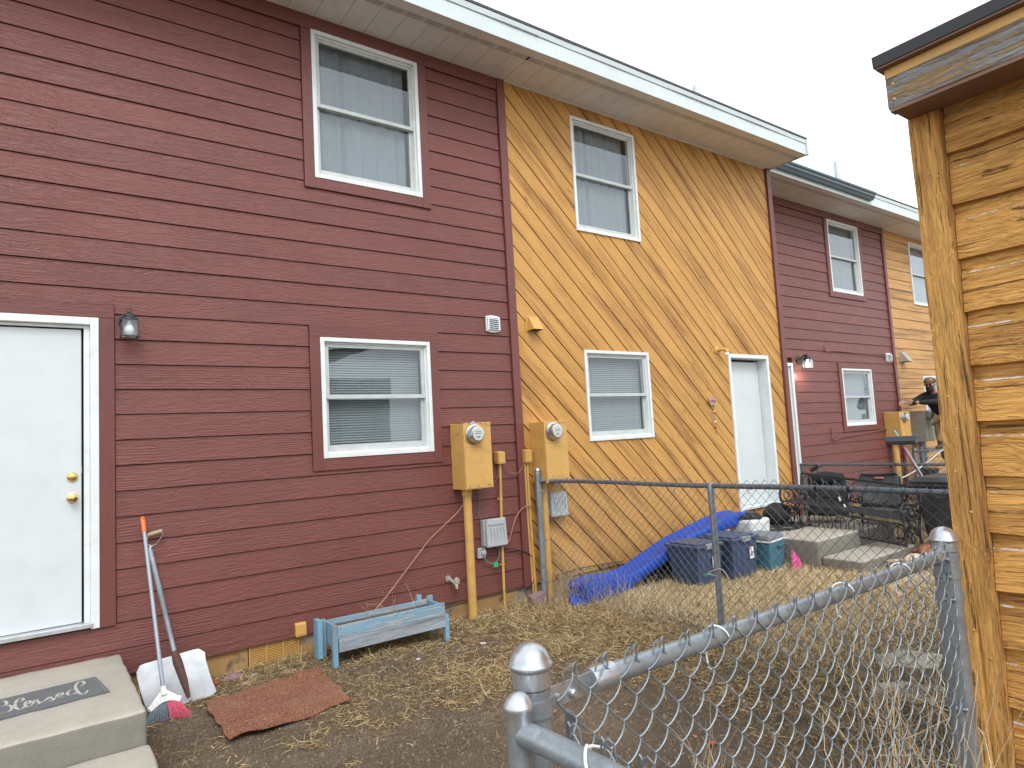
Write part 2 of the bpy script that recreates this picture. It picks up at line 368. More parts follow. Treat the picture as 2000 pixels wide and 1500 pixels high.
class MB:
    def __init__(s): s.v = []; s.f = []; s.mi = []
    def quad(s, *p, mi=0):
        b = len(s.v); s.v += [tuple(q) for q in p]; s.f.append(tuple(range(b, b + len(p)))); s.mi.append(mi)
    def box(s, x0, x1, y0, y1, z0, z1, mi=0):
        return s.hexa([(x0, y0, z0), (x1, y0, z0), (x1, y1, z0), (x0, y1, z0), (x0, y0, z1), (x1, y0, z1), (x1, y1, z1), (x0, y1, z1)], mi)
    def hexa(s, P, mi=0):
        b = len(s.v); s.v += [tuple(p) for p in P]
        for f in ((0, 3, 2, 1), (4, 5, 6, 7), (0, 1, 5, 4), (1, 2, 6, 5), (2, 3, 7, 6), (3, 0, 4, 7)):
            s.f.append(tuple(b + i for i in f)); s.mi.append(mi)
        return s
    def obox(s, c, ax, ay, az, hx, hy, hz, mi=0):
        c = Vector(c); ax, ay, az = Vector(ax).normalized() * hx, Vector(ay).normalized() * hy, Vector(az).normalized() * hz
        P = [c + ax * i + ay * j + az * k for k in (-1, 1) for (i, j) in ((-1, -1), (1, -1), (1, 1), (-1, 1))]
        return s.hexa(P, mi)
    def bar(s, a, b, w, d, mi=0, upv=(0, 0, 1)):
        a, b = Vector(a), Vector(b); t = (b - a); L = t.length; t.normalize(); u = Vector(upv)
        if abs(t.dot(u)) > .95: u = Vector((0, 1, 0))
        x = t.cross(u).normalized(); y = x.cross(t).normalized()
        return s.obox((a + b) / 2, t, x, y, L / 2, w / 2, d / 2, mi)
    def tube(s, pts, r, n=8, caps=True, mi=0, closed=False):
        pts = [Vector(p) for p in pts]; N = len(pts); rr = r if isinstance(r, (list, tuple)) else [r] * N
        T = []
        for i in range(N):
            a = pts[max(i - 1, 0)]; b = pts[min(i + 1, N - 1)]
            if closed: a = pts[(i - 1) % N]; b = pts[(i + 1) % N]
            d = (b - a); T.append(d.normalized() if d.length > 1e-9 else Vector((0, 0, 1)))
        u = T[0].orthogonal().normalized(); base = len(s.v)
        for i in range(N):
            u = (u - T[i] * u.dot(T[i]));
            if u.length < 1e-6: u = T[i].orthogonal()
            u.normalize(); v = T[i].cross(u)
            for k in range(n):
                a = 2 * math.pi * k / n
                s.v.append(tuple(pts[i] + (u * math.cos(a) + v * math.sin(a)) * rr[i]))
        for i in range(N if closed else N - 1):
            j = (i + 1) % N
            for k in range(n):
                k2 = (k + 1) % n
                s.f.append((base + i * n + k, base + i * n + k2, base + j * n + k2, base + j * n + k)); s.mi.append(mi)
        if caps and not closed:
            s.f.append(tuple(base + k for k in reversed(range(n)))); s.mi.append(mi)
            s.f.append(tuple(base + (N - 1) * n + k for k in range(n))); s.mi.append(mi)
        return s
    def lathe(s, prof, c, axis=(0, 0, 1), n=20, mi=0):
        """prof: list of (radius, distance along axis)"""
        c = Vector(c); a = Vector(axis).normalized(); u = a.orthogonal().normalized(); v = a.cross(u); base = len(s.v)
        for r, h in prof:
            for k in range(n):
                t = 2 * math.pi * k / n
                s.v.append(tuple(c + a * h + (u * math.cos(t) + v * math.sin(t)) * r))
        for i in range(len(prof) - 1):
            for k in range(n):
                k2 = (k + 1) % n
                s.f.append((base + i * n + k, base + i * n + k2, base + (i + 1) * n + k2, base + (i + 1) * n + k)); s.mi.append(mi)
        s.f.append(tuple(base + k for k in reversed(range(n)))); s.mi.append(mi)
        e = base + (len(prof) - 1) * n
        s.f.append(tuple(e + k for k in range(n))); s.mi.append(mi)
        return s
    def prism(s, poly, off, mi=0):
        """poly: list of 3D points; off: extrusion vector"""
        off = Vector(off); b = len(s.v); n = len(poly)
        s.v += [tuple(p) for p in poly] + [tuple(Vector(p) + off) for p in poly]
        s.f.append(tuple(b + i for i in reversed(range(n)))); s.mi.append(mi)
        s.f.append(tuple(b + n + i for i in range(n))); s.mi.append(mi)
        for i in range(n):
            j = (i + 1) % n
            s.f.append((b + i, b + j, b + n + j, b + n + i)); s.mi.append(mi)
        return s
    def ball(s, c, rx, ry=None, rz=None, n=10, mi=0):
        ry = ry or rx; rz = rz or rx; base = len(s.v); c = Vector(c)
        for i in range(n + 1):
            ph = math.pi * i / n
            for k in range(n * 2):
                t = math.pi * k / n
                s.v.append((c.x + rx * math.sin(ph) * math.cos(t), c.y + ry * math.sin(ph) * math.sin(t), c.z + rz * math.cos(ph)))
        m2 = n * 2
        for i in range(n):
            for k in range(m2):
                k2 = (k + 1) % m2
                s.f.append((base + i * m2 + k, base + (i + 1) * m2 + k, base + (i + 1) * m2 + k2, base + i * m2 + k2)); s.mi.append(mi)
        return s
    def build(s, name, mats, parent=None, smooth=False, bevel=0, seg=2):
        me = bpy.data.meshes.new(name); off = wloc(parent)
        me.from_pydata([(a - off.x, b - off.y, c - off.z) for a, b, c in s.v], [], s.f)
        for mm in (mats if isinstance(mats, (list, tuple)) else [mats]): me.materials.append(M[mm] if isinstance(mm, str) else mm)
        if any(s.mi): me.polygons.foreach_set('material_index', s.mi)
        bm = bmesh.new(); bm.from_mesh(me)
        bmesh.ops.recalc_face_normals(bm, faces=bm.faces); bm.to_mesh(me); bm.free()
        if smooth:
            me.polygons.foreach_set('use_smooth', [True] * len(me.polygons))
            me.set_sharp_from_angle(angle=R(42))
        o = bpy.data.objects.new(name, me); COL.objects.link(o)
        if parent: o.parent = parent
        WL[o.name] = off.copy()
        if bevel:
            b = o.modifiers.new('bevel', 'BEVEL'); b.width = bevel; b.segments = seg; b.limit_method = 'ANGLE'; b.angle_limit = R(50)
        return o

def tag(o, label, cat, group=None, kind=None):
    if label: o['label'] = label
    if cat: o['category'] = cat
    if group: o['group'] = group
    if kind: o['kind'] = kind
    return o
def thing(name, loc, label, cat, group=None):
    e = bpy.data.objects.new(name, None); COL.objects.link(e); e.location = loc; e.empty_display_size = .1
    WL[e.name] = Vector(loc); return tag(e, label, cat, group)
def copy_thing(o, loc, label, rotz=None):
    c = o.copy(); COL.objects.link(c); c.location = loc; c['label'] = label; WL[c.name] = Vector(loc)
    if rotz is not None: c.rotation_euler.z = rotz
    def rec(src, dst):
        for ch in [x for x in bpy.data.objects if x.parent == src]:
            d = ch.copy(); COL.objects.link(d); d.parent = dst; WL[d.name] = Vector(loc); rec(ch, d)
    rec(o, c)
    return c
def solo(mb, name, mats, label, cat, group=None, smooth=False, bevel=0):
    """a thing that is one mesh: its origin at the base of the mesh"""
    xs = [p[0] for p in mb.v]; ys = [p[1] for p in mb.v]; zs = [p[2] for p in mb.v]
    c = Vector(((min(xs) + max(xs)) / 2, (min(ys) + max(ys)) / 2, min(zs)))
    mb.v = [(a - c.x, b - c.y, d - c.z) for a, b, d in mb.v]
    o = mb.build(name, mats, None, smooth, bevel); o.location = c; WL[o.name] = c
    return tag(o, label, cat, group)
def smooth_path(pts, n=6):
    pts = [Vector(p) for p in pts]; out = []
    P = [pts[0] * 2 - pts[1]] + pts + [pts[-1] * 2 - pts[-2]]
    for i in range(1, len(P) - 2):
        for k in range(n):
            t = k / n
            out.append(.5 * ((2 * P[i]) + (-P[i - 1] + P[i + 1]) * t + (2 * P[i - 1] - 5 * P[i] + 4 * P[i + 1] - P[i + 2]) * t * t + (-P[i - 1] + 3 * P[i] - 3 * P[i + 1] + P[i + 2]) * t ** 3))
    out.append(pts[-1]); return out
def np_mesh(name, verts, quads, mat, tone=None):
    me = bpy.data.meshes.new(name); V = np.asarray(verts, np.float32).reshape(-1, 3); Q = np.asarray(quads, np.int32).reshape(-1, 4)
    me.vertices.add(len(V)); me.vertices.foreach_set('co', V.ravel())
    me.loops.add(Q.size); me.loops.foreach_set('vertex_index', Q.ravel())
    me.polygons.add(len(Q)); me.polygons.foreach_set('loop_start', np.arange(0, Q.size, 4, dtype=np.int32))
    me.update(calc_edges=True); me.materials.append(M[mat])
    if tone is not None:
        a = me.attributes.new('tone', 'FLOAT', 'POINT'); a.data.foreach_set('value', np.asarray(tone, np.float32))
    o = bpy.data.objects.new(name, me); COL.objects.link(o); return o
def vnoise(x, y, s, seed=0):
    x = x * s + 100.3; y = y * s + 57.7; xi = np.floor(x).astype(int); yi = np.floor(y).astype(int); fx = x - xi; fy = y - yi
    fx = fx * fx * (3 - 2 * fx); fy = fy * fy * (3 - 2 * fy)
    h = lambda a, b: (np.sin(a * 127.1 + b * 311.7 + seed * 74.7) * 43758.5453) % 1.0
    return (h(xi, yi) * (1 - fx) + h(xi + 1, yi) * fx) * (1 - fy) + (h(xi, yi + 1) * (1 - fx) + h(xi + 1, yi + 1) * fx) * fy
def fbm(x, y, s, seed=0, o=4):
    t = 0; a = .5
    for i in range(o): t = t + a * vnoise(x, y, s * 2 ** i, seed + i); a *= .5
    return t

# ------------------------------------------------------------------ ground
def gh(x, y):
    x = np.asarray(x, float); y = np.asarray(y, float)
    h = .05 * (fbm(x, y, .9, 3) - .47) + .030 * (fbm(x, y, 5, 9) - .47) + .016 * (vnoise(x, y, 10, 5) - .5)
    near = np.clip(1 - np.maximum(np.abs(x - 4) - 14, np.abs(y + 4) - 12) / 6, 0, 1)
    return h * near
def straw_density(x, y):
    x = np.asarray(x, float); y = np.asarray(y, float)
    n = fbm(x, y, 1.7, 21); n2 = fbm(x, y, 5.5, 33)
    d = np.clip((n * .6 + n2 * .55 - .50) * 4.2, 0, 1) * .55
    wall = np.exp(-((y + .12) / .42) ** 2) * .75
    band = np.exp(-(((x - 2.7) / 1.1) ** 2 + ((y + 1.25) / .45) ** 2)) * .75
    post = np.clip((x - 2.9) / .9, 0, 1) * np.clip((y + 2.7) / .7, 0, 1) * .95
    far = np.exp(-(((x - 3.6) / .8) ** 2 + ((y + 3.0) / .55) ** 2)) * .8
    mud = np.exp(-(((x - 2.6) / .9) ** 2 + ((y + 2.55) / .55) ** 2)) * 1.0 + np.exp(-(((x - 1.6) / .8) ** 2 + ((y + 2.1) / .5) ** 2)) * .5
    r = d + (wall + band + post + far) * (.35 + .9 * n2)
    return np.clip(r - mud * .8, 0.02, 1)
def axis(lo, hi, step, far):
    a = list(np.arange(lo, hi + 1e-6, step)); k = step; v = hi; b = []
    while v < far: k *= 1.5; v += k; b.append(min(v, far))
    k = step; v = lo; c = []
    while v > -far: k *= 1.5; v -= k; c.append(max(v, -far))
    return np.array(c[::-1] + a + b)
gx = axis(-1.2, 9.0, .045, 260); gy = axis(-5.6, .3, .045, 260)
GX, GY = np.meshgrid(gx, gy, indexing='ij'); GZ = gh(GX, GY)
V = np.stack([GX, GY, GZ], -1).reshape(-1, 3); nx, ny = len(gx), len(gy)
I = np.arange(nx * ny).reshape(nx, ny)
Q = np.stack([I[:-1, :-1], I[1:, :-1], I[1:, 1:], I[:-1, 1:]], -1).reshape(-1, 4)
ground = np_mesh('ground', V, Q, 'ground'); ground['kind'] = 'structure'
ground.data.polygons.foreach_set('use_smooth', [True] * len(Q))
sd_ = np.where(GX > 4.2, np.clip(.75 + .2 * fbm(GX, GY, 2, 4), 0, 1), straw_density(GX, GY)).ravel()
at_ = ground.data.attributes.new('straw', 'FLOAT', 'POINT'); at_.data.foreach_set('value', (sd_ * .85).astype(np.float32))

# ------------------------------------------------------------------ row houses
def cells(x0, x1, z0, z1, ops):
    """rectangles that tile the wall without its openings"""
    ops = [(max(a, x0), min(b, x1), max(c, z0), min(d, z1)) for a, b, c, d in ops if b > x0 and a < x1]
    xs = sorted({x0, x1} | {o[0] for o in ops} | {o[1] for o in ops}); out = []
    for a, b in zip(xs, xs[1:]):
        zz = z0
        for o in sorted([o for o in ops if o[0] < b - 1e-6 and o[1] > a + 1e-6], key=lambda o: o[2]):
            if o[2] > zz + 1e-6: out.append((a, b, zz, o[2]))
            zz = max(zz, o[3])
        if zz < z1 - 1e-6: out.append((a, b, zz, z1))
    return out
def clip_poly(P, x0, x1, z0, z1):
    for ax, lim, sgn in ((0, x0, 1), (0, x1, -1), (1, z0, 1), (1, z1, -1)):
        Q_ = []
        for i in range(len(P)):
            a, b = P[i], P[(i + 1) % len(P)]
            da, db = sgn * (a[ax] - lim), sgn * (b[ax] - lim)
            if da >= 0: Q_.append(a)
            if (da >= 0) != (db >= 0):
                t = da / (da - db); Q_.append((a[0] + (b[0] - a[0]) * t, a[1] + (b[1] - a[1]) * t))
        P = Q_
        if not P: return []
    return P
def lap_siding(parent, x0, x1, z0, z1, yw, ops, e, mat, thick=.011, seed=1):
    """one overlapping board per course and run between openings"""
    rr = random.Random(seed); zb = z0
    cs = cells(x0, x1, z0, z1, ops)
    while zb < z1 - .01:
        zt = min(zb + e, z1); segs = []
        wob = rr.uniform(-.0012, .0012)
        for (a, b, c, d) in cs:
            lo, hi = max(c, zb), min(d, zt)
            if hi - lo > .004: segs.append((a, b, lo, hi))
        segs.sort(); runs = []
        for sg in segs:
            if runs and abs(runs[-1][-1][1] - sg[0]) < 1e-5: runs[-1].append(sg)
            else: runs.append([sg])
        for run in runs:
            mb = MB()
            ra, rb = run[0][0], run[-1][1]
            for (a, b, lo, hi) in run:
                a2 = a + (.0015 if a == ra else 0); b2 = b - (.0015 if b == rb else 0)
                if hi > zb + e - 1e-4: hi -= .0050                  # shadow gap under the next board's lip
                yl = yw + wob + thick * (lo - zb) / e; yh = yw + wob + thick * (hi - zb) / e
                mb.hexa([(a2, yl, lo), (b2, yl, lo), (b2, yw + .03, lo), (a2, yw + .03, lo), (a2, yh, hi), (b2, yh, hi), (b2, yw + .03, hi), (a2, yw + .03, hi)])
            mb.build('siding_board', mat, parent)
        zb = zt
def diagonal_siding(parent, x0, x1, z0, z1, yw, ops, slope, vstep, zphase, mat):
    cs = cells(x0, x1, z0, z1, ops)
    k0 = int((z0 - zphase) / vstep) - 2; k1 = int((z1 - zphase + slope * (x1 - x0)) / vstep) + 2; g = .009
    for k in range(k0, k1 + 1):
        za = zphase + k * vstep; X0, X1 = x0 - .2, x1 + .2
        wob = random.uniform(-.0015, .0015)
        f = lambda x, o: za + o - slope * (x - x0)
        P = [(X0, f(X0, g)), (X1, f(X1, g)), (X1, f(X1, vstep - g)), (X0, f(X0, vstep - g))]
        polys = []
        for c in cs:
            q = clip_poly(P, *c)
            if len(q) >= 3:
                area = abs(sum(q[i][0] * q[(i + 1) % len(q)][1] - q[(i + 1) % len(q)][0] * q[i][1] for i in range(len(q)))) / 2
                if area > 4e-4: polys.append(q)
        groups = []                                # pieces of one board on both sides of an opening are separate boards
        def touch(p, q):
            for ax in (0, 1):
                oth = 1 - ax
                for i in range(len(p)):
                    a, b = p[i], p[(i + 1) % len(p)]
                    if abs(a[ax] - b[ax]) > 1e-7: continue
                    for j in range(len(q)):
                        c_, d_ = q[j], q[(j + 1) % len(q)]
                        if abs(c_[ax] - d_[ax]) < 1e-7 and abs(c_[ax] - a[ax]) < 1e-6:
                            if min(max(a[oth], b[oth]), max(c_[oth], d_[oth])) - max(min(a[oth], b[oth]), min(c_[oth], d_[oth])) > 1e-5: return True
            return False
        for p in polys:
            hit = [g_ for g_ in groups if any(touch(p, q) for q in g_)]
            for h_ in hit: groups.remove(h_)
            groups.append([p] + [q for h_ in hit for q in h_])
        for g_ in groups:
            mb = MB()
            for q in g_: mb.prism([(a, yw + wob, b) for a, b in q], (0, .018, 0))
            mb.build('siding_board', mat, parent)
def window(house, x0, x1, z0, z1, yw, cover, seed=0, lab=None):
    """double-hung window: outer white frame, two sashes with a pane each, blind or curtain behind"""
    fb = MB(); fwid = .034; yo = yw - .016
    for (a, b, c, d) in ((x0, x0 + fwid, z0, z1), (x1 - fwid, x1, z0, z1)): fb.box(a, b, yo, yw + .10, c, d)
    fb.box(x0 + fwid, x1 - fwid, yo - .001, yw + .10, z1 - fwid, z1); fb.box(x0 + fwid, x1 - fwid, yo - .003, yw + .10, z0, z0 + fwid)
    i0, i1, j0, j1 = x0 + fwid, x1 - fwid, z0 + fwid, z1 - fwid
    for (a, b, c, d) in ((i0, i0 + .014, j0, j1), (i1 - .014, i1, j0, j1), (i0 + .014, i1 - .014, j1 - .014, j1), (i0 + .014, i1 - .014, j0, j0 + .018)):
        fb.box(a, b, yw + .012, yw + .095, c, d)
    win = fb.build('window', 'frame', house, bevel=.0025)
    if lab: win['label'] = lab
    a0, a1, b0, b1 = i0 + .0145, i1 - .0145, j0 + .0185, j1 - .0145; mid = b0 + (b1 - b0) * .505; st = .032
    def sash(z_lo, z_hi, y, bot, top):
        s_ = MB(); s_.box(a0, a0 + st, y, y + .026, z_lo, z_hi); s_.box(a1 - st, a1, y, y + .026, z_lo, z_hi)
        s_.box(a0 + st, a1 - st, y - .0005, y + .026, z_lo, z_lo + bot); s_.box(a0 + st, a1 - st, y - .0005, y + .026, z_hi - top, z_hi)
        s_.build('sash', 'sash', win, bevel=.002)
        p = MB(); p.box(a0 + st - .003, a1 - st + .003, y + .011, y + .015, z_lo + bot - .003, z_hi - top + .003); p.build('pane', 'glass', win)
    sash(mid - .018, b1, yw + .022, .034, .03); sash(b0, mid + .016, yw + .056, .052, .03)
    rr = random.Random(seed)
    yb = yw + .118
    if cover == 'blind':
        bl = MB(); z = b1 - .01
        while z > b0 + .01:
            t = .0125; tilt = rr.uniform(.50, .62)
            bl.quad((a0 + .01, yb - t * tilt, z - t * .8), (a1 - .01, yb - t * tilt, z - t * .8 + rr.uniform(-.001, .001)), (a1 - .01, yb + t * tilt, z + t * .8), (a0 + .01, yb + t * tilt, z + t * .8))
            z -= .0215
        for x in (a0 + .14, (a0 + a1) / 2, a1 - .14): bl.box(x - .001, x + .001, yb - .014, yb - .012, b0, b1)
        bl.box(a0, a1, yb - .02, yb + .02, b1 - .012, b1 + .012); bl.box(a0 + .01, a1 - .01, yb - .012, yb + .012, b0, b0 + .012)
        o = bl.build('blind', 'blind', win); o['kind'] = 'stuff'
    else:
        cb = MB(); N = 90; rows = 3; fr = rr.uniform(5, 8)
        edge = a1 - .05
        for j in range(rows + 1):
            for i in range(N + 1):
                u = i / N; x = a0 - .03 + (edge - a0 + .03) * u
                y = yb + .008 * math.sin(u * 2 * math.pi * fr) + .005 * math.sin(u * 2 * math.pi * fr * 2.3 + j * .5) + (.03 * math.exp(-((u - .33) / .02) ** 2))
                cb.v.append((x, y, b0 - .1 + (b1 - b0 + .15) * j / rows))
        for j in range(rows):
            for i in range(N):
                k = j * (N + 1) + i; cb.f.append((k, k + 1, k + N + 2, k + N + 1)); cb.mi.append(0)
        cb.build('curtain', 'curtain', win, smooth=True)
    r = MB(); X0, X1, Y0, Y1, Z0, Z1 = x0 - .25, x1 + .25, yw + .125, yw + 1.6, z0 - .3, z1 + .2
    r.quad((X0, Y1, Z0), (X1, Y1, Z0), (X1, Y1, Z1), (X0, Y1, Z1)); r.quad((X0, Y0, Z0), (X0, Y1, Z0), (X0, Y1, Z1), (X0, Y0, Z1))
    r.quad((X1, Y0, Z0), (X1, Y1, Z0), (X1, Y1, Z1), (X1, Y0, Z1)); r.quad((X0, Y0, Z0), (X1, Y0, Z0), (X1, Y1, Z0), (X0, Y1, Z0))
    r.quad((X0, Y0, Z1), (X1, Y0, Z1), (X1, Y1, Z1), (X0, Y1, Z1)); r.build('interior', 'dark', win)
    return win
def door(house, x0, x1, z0, z1, yw, deep, knobs=True, threshold=True):
    """outer rect of the white frame"""
    fb = MB(); fwid = .05; yo = yw - .02
    for (a, b, c, d) in ((x0, x0 + fwid, z0, z1), (x1 - fwid, x1, z0, z1)):
        fb.box(a, b, yo, yw + deep + .06, c, d)
    fb.box(x0 + fwid, x1 - fwid, yo - .001, yw + deep + .06, z1 - fwid, z1)
    if not deep > .1:
        fb.box(x1 - fwid - .035, x1 - fwid, yw + .015, yw + .08, z0 + .02, z1 - fwid); fb.box(x0 + fwid, x1 - fwid - .035, yw + .0155, yw + .03, z1 - fwid - .022, z1 - fwid)
    fr = fb.build('door_frame', 'frame', house, bevel=.004)
    sl = MB(); g = .006 if deep > .1 else .048
    sl.box(x0 + fwid + .004, x1 - fwid - g, yw + deep, yw + deep + .045, z0 + .045, z1 - fwid - .03); d = sl.build('door', 'door', house, bevel=.004)
    bk = MB(); bk.box(x0 + .01, x1 - .01, yw + deep + .061, yw + deep + .08, z0, z1); bk.build('door_backing', 'dark', house)
    th = MB(); th.box(x0 + fwid - .01, x1 - fwid + .01, yw - .035, yw + deep + .05, z0 + .012, z0 + .042); th.build('threshold', 'alu' if threshold else 'frame', house, bevel=.004)
    if knobs:
        for z, k in ((1.37, 'door_knob'), (1.51, 'deadbolt')):
            kb = MB(); x = x1 - .15; y = yw + deep
            if k == 'door_knob': kb.lathe([(.033, 0), (.033, .006), (.024, .012), (.012, .016), (.012, .03), (.024, .036), (.029, .048), (.026, .06), (.014, .066)], (x, y, z), (0, -1, 0), 20)
            else: kb.lathe([(.031, 0), (.031, .008), (.026, .016), (.016, .019), (.016, .022), (.008, .023)], (x, y, z), (0, -1, 0), 20)
            kb.build(k, 'brass', d, smooth=True)
        pl = MB(); pl.box(x1 - fwid - .049, x1 - fwid - .046, yw + deep - .003, yw + deep + .03, 1.53, 1.575); pl.build('strike_plate', 'steel', d)
    return d
def board(house, x0, x1, z0, z1, yw, t, mat, name='trim_board', bevel=.003):
    b = MB(); b.box(x0, x1, yw - t, yw + .03, z0, z1); return b.build(name, mat, house, bevel=bevel)
SOF = 5.35
def eaves(house, x0, x1, ye, yw, gut='gutter', end_cap=False, split=None):
    """soffit panels, vent strip, fascia, gutter, roof slab; eave edge at ye, wall at yw"""
    x = x0; pw = .2285
    yv0, yv1 = ye + .115, ye + .185
    while x < x1 - .02:
        b = min(x + pw, x1); p = MB(); p.box(x + .002, b - .002, yv1 + .004, yw + .02, SOF, SOF + .012)
        p.box(x + pw * .5 - .001, x + pw * .5 + .001, yv1 + .004, yw, SOF - .0015, SOF) if False else None
        p.build('soffit_panel', 'soffit', house, bevel=.002)
        x = b
    s_ = MB(); s_.box(x0, x1, ye + .012, yv0, SOF - .002, SOF + .01); s_.build('soffit_edge_strip', 'soffit', house)
    v = MB(); v.box(x0, x1, yv0 + .001, yv1 + .003, SOF + .006, SOF + .012, 1); x = x0 + .01
    k = 0
    while x < x1 - .02:
        if k % 9 != 8: v.box(x, x + .0105, yv0 + .003, yv1, SOF - .002, SOF + .0055, 0)
        else: v.box(x - .004, x + .014, yv0 + .001, yv1 + .002, SOF - .0025, SOF + .0055, 0)
        x += .0215; k += 1
    o = v.build('soffit_vent', ['soffit', 'slot'], house); o['kind'] = 'stuff'
    m_ = MB(); m_.box(x0, x1, yw - .012, yw + .01, SOF - .012, SOF - .0005); m_.build('soffit_channel', 'soffit', house)
    for (a, b, gt) in ([(x0, x1, gut)] if not split else [(x0, split, gut), (split, x1, 'gutter')]):
        f = MB()
        if gt == 'gutter':
            f.box(a, b, ye - .004, ye + .012, SOF - .012, SOF + .145); f.build('fascia', gt, house, bevel=.003)
            g_ = MB(); n = max(2, int((b - a) / .35)); P = []
            for i in range(n + 1):
                xx = a + (b - a) * i / n; w_ = .004 * math.sin(i * 1.7) + .003 * math.sin(i * .6)
                P.append((xx, w_))
            for (xa, wa), (xb, wb) in zip(P, P[1:]):
                g_.hexa([(xa, ye - .017 + wa, SOF + .147), (xb, ye - .017 + wb, SOF + .147), (xb, ye + .02, SOF + .147), (xa, ye + .02, SOF + .147),
                         (xa, ye - .026 + wa, SOF + .197 + wa), (xb, ye - .026 + wb, SOF + .197 + wb), (xb, ye + .02, SOF + .21), (xa, ye + .02, SOF + .21)])
            g_.build('drip_edge', gt, house)
        else:
            f.box(a, b, ye - .004, ye + .012, SOF - .012, SOF + .10); f.build('fascia', 'gutter', house, bevel=.003)
            prof = [(-.006, .05), (-.06, .05), (-.075, .075), (-.10, .10), (-.10, .125), (-.125, .15), (-.125, .175), (-.11, .175), (-.006, .16)]
            g_ = MB(); g_.prism([(a, ye + p, SOF + q) for p, q in prof], (b - a, 0, 0)); g_.build('gutter', gt, house)
    rf = MB(); s = .32; yr = yw + 4.6; zt = SOF + .205
    rf.hexa([(x0, ye - .03, zt), (x1, ye - .03, zt), (x1, yr, zt + s * (yr - ye)), (x0, yr, zt + s * (yr - ye)), (x0, ye - .035, zt + .02), (x1, ye - .035, zt + .02), (x1, yr, zt + .02 + s * (yr - ye)), (x0, yr, zt + .02 + s * (yr - ye))])
    rf.hexa([(x0, yr, zt + s * (yr - ye)), (x1, yr, zt + s * (yr - ye)), (x1, yr + 5.2, zt), (x0, yr + 5.2, zt), (x0, yr, zt + .02 + s * (yr - ye)), (x1, yr, zt + .02 + s * (yr - ye)), (x1, yr + 5.2, zt + .02), (x0, yr + 5.2, zt + .02)])
    roof = rf.build('roof', 'shingle', house)
    if end_cap:
        e = MB(); e.prism([(x1, ye - .004, SOF - .012), (x1, yw, SOF - .012), (x1, yr, zt + s * (yr - ye) - .005), (x1, ye - .004, zt - .005)], (.014, 0, 0)); e.build('rake_board', 'gutter', house)
        e = MB(); e.box(x1 - .02, x1 + .022, ye - .03, ye + .02, SOF - .016, SOF + .20); e.build('fascia_end_cap', 'gutter', house, bevel=.004)
    return roof
def shell(house, x0, x1, yw, ops, fnd=.155, wallmat='red_dark', sidemat='red_z', left=False, right=False):
    b = MB()
    for (a, c, d, e) in cells(x0, x1, fnd, SOF, ops): b.box(a, c, yw + .031, yw + .12, d, e)
    b.build('wall', wallmat, house)
    f = MB(); f.box(x0, x1, yw + .035, yw + .25, -.3, fnd - .001)
    f.build('foundation', 'found', house)
    bk = MB(); bk.box(x0 + .02, x1 - .02, yw + 9.0, yw + 9.1, -.3, SOF); bk.build('rear_wall', sidemat, house)
    if left: q = MB(); q.box(x0, x0 + .1, yw + .121, yw + 9.0, -.3, SOF); q.build('end_wall', sidemat, house)
    if right: q = MB(); q.box(x1 - .1, x1, yw + .121, yw + 9.0, -.3, SOF); q.build('end_wall', sidemat, house)

E_ = .1763; Z0 = .16
def win_trim(house, x0, x1, z0, z1, yw, w_=.088, top=None, bot=.095):
    top = top or w_
    board(house, x0 - w_, x0, z0 - bot, z1 + top - (w_ if top >= w_ else 0), yw, .012, 'red_z')
    board(house, x1, x1 + w_, z0 - bot, z1 + top - (w_ if top >= w_ else 0), yw, .012, 'red_z')
    board(house, x0 + .001, x1 - .001, z0 - bot, z0, yw, .011, 'red_t')
    if z1 + top < 5.2: board(house, x0 - w_, x1 + w_, z1, z1 + top, yw, .013, 'red_t')

# --- nearest red house
h1 = thing('row_house', (1.0, 0, 0), 'nearest red lap-sided row house with the "Blessed" mat at its white door', 'house', 'row houses')
WU = (1.937, 2.965, 3.90, 5.225); WLw = (1.935, 2.965, 1.525, 2.53); D1 = (-.575, .375, .505, 2.59)
tr = .088
ops1 = [(WU[0] - tr - .002, WU[1] + tr + .002, WU[2] - .095, 5.22), (WLw[0] - tr - .002, WLw[1] + tr + .002, WLw[2] - .1, WLw[3] + .1), (D1[0] - .1, D1[1] + .096, D1[2] - .005, D1[3] + .10)]
lap_siding(h1, -2.3, 3.893, Z0, 5.215, 0, ops1, E_, 'red_x')
holes1 = [WU, WLw, D1]
shell(h1, -2.3, 3.99, 0, holes1, left=True)
board(h1, 3.897, 3.988, Z0 - .01, 5.345, 0, .022, 'red_z', 'corner_board')
board(h1, -2.3, 3.892, 5.22, 5.345, 0, .016, 'red_t', 'frieze_board')
board(h1, WU[0] - tr, WU[0] - .001, WU[2] - .095, 5.218, 0, .015, 'red_z'); board(h1, WU[1] + .001, WU[1] + tr, WU[2] - .095, 5.218, 0, .015, 'red_z')
board(h1, WU[0], WU[1], WU[2] - .093, WU[2] - .001, 0, .013, 'red_t')
win_trim(h1, WLw[0], WLw[1], WLw[2], WLw[3], 0, .088, .1, .1)
board(h1, D1[1] + .001, D1[1] + .093, D1[2] - .003, D1[3], 0, .014, 'red_z'); board(h1, D1[0] - .093, D1[0] - .001, D1[2] - .003, D1[3], 0, .014, 'red_z')
board(h1, D1[0] - .093, D1[1] + .093, D1[3] + .001, D1[3] + .095, 0, .014, 'red_t')
window(h1, *WU, 0, 'curtain', 3, 'upper window with a sheer curtain'); window(h1, *WLw, 0, 'blind', 4, 'lower window with closed white blinds')
door(h1, *D1, 0, .035)
eaves(h1, -2.6, 3.98, -.61, 0)
cv = MB()
for i in range(13):
    z = .0 + i * .012; cv.box(1.33, 1.70, .018 + .0003 * i, .030, z, z + .006)
cv.box(1.32, 1.71, .0315, .0345, -.02, .158, 1)
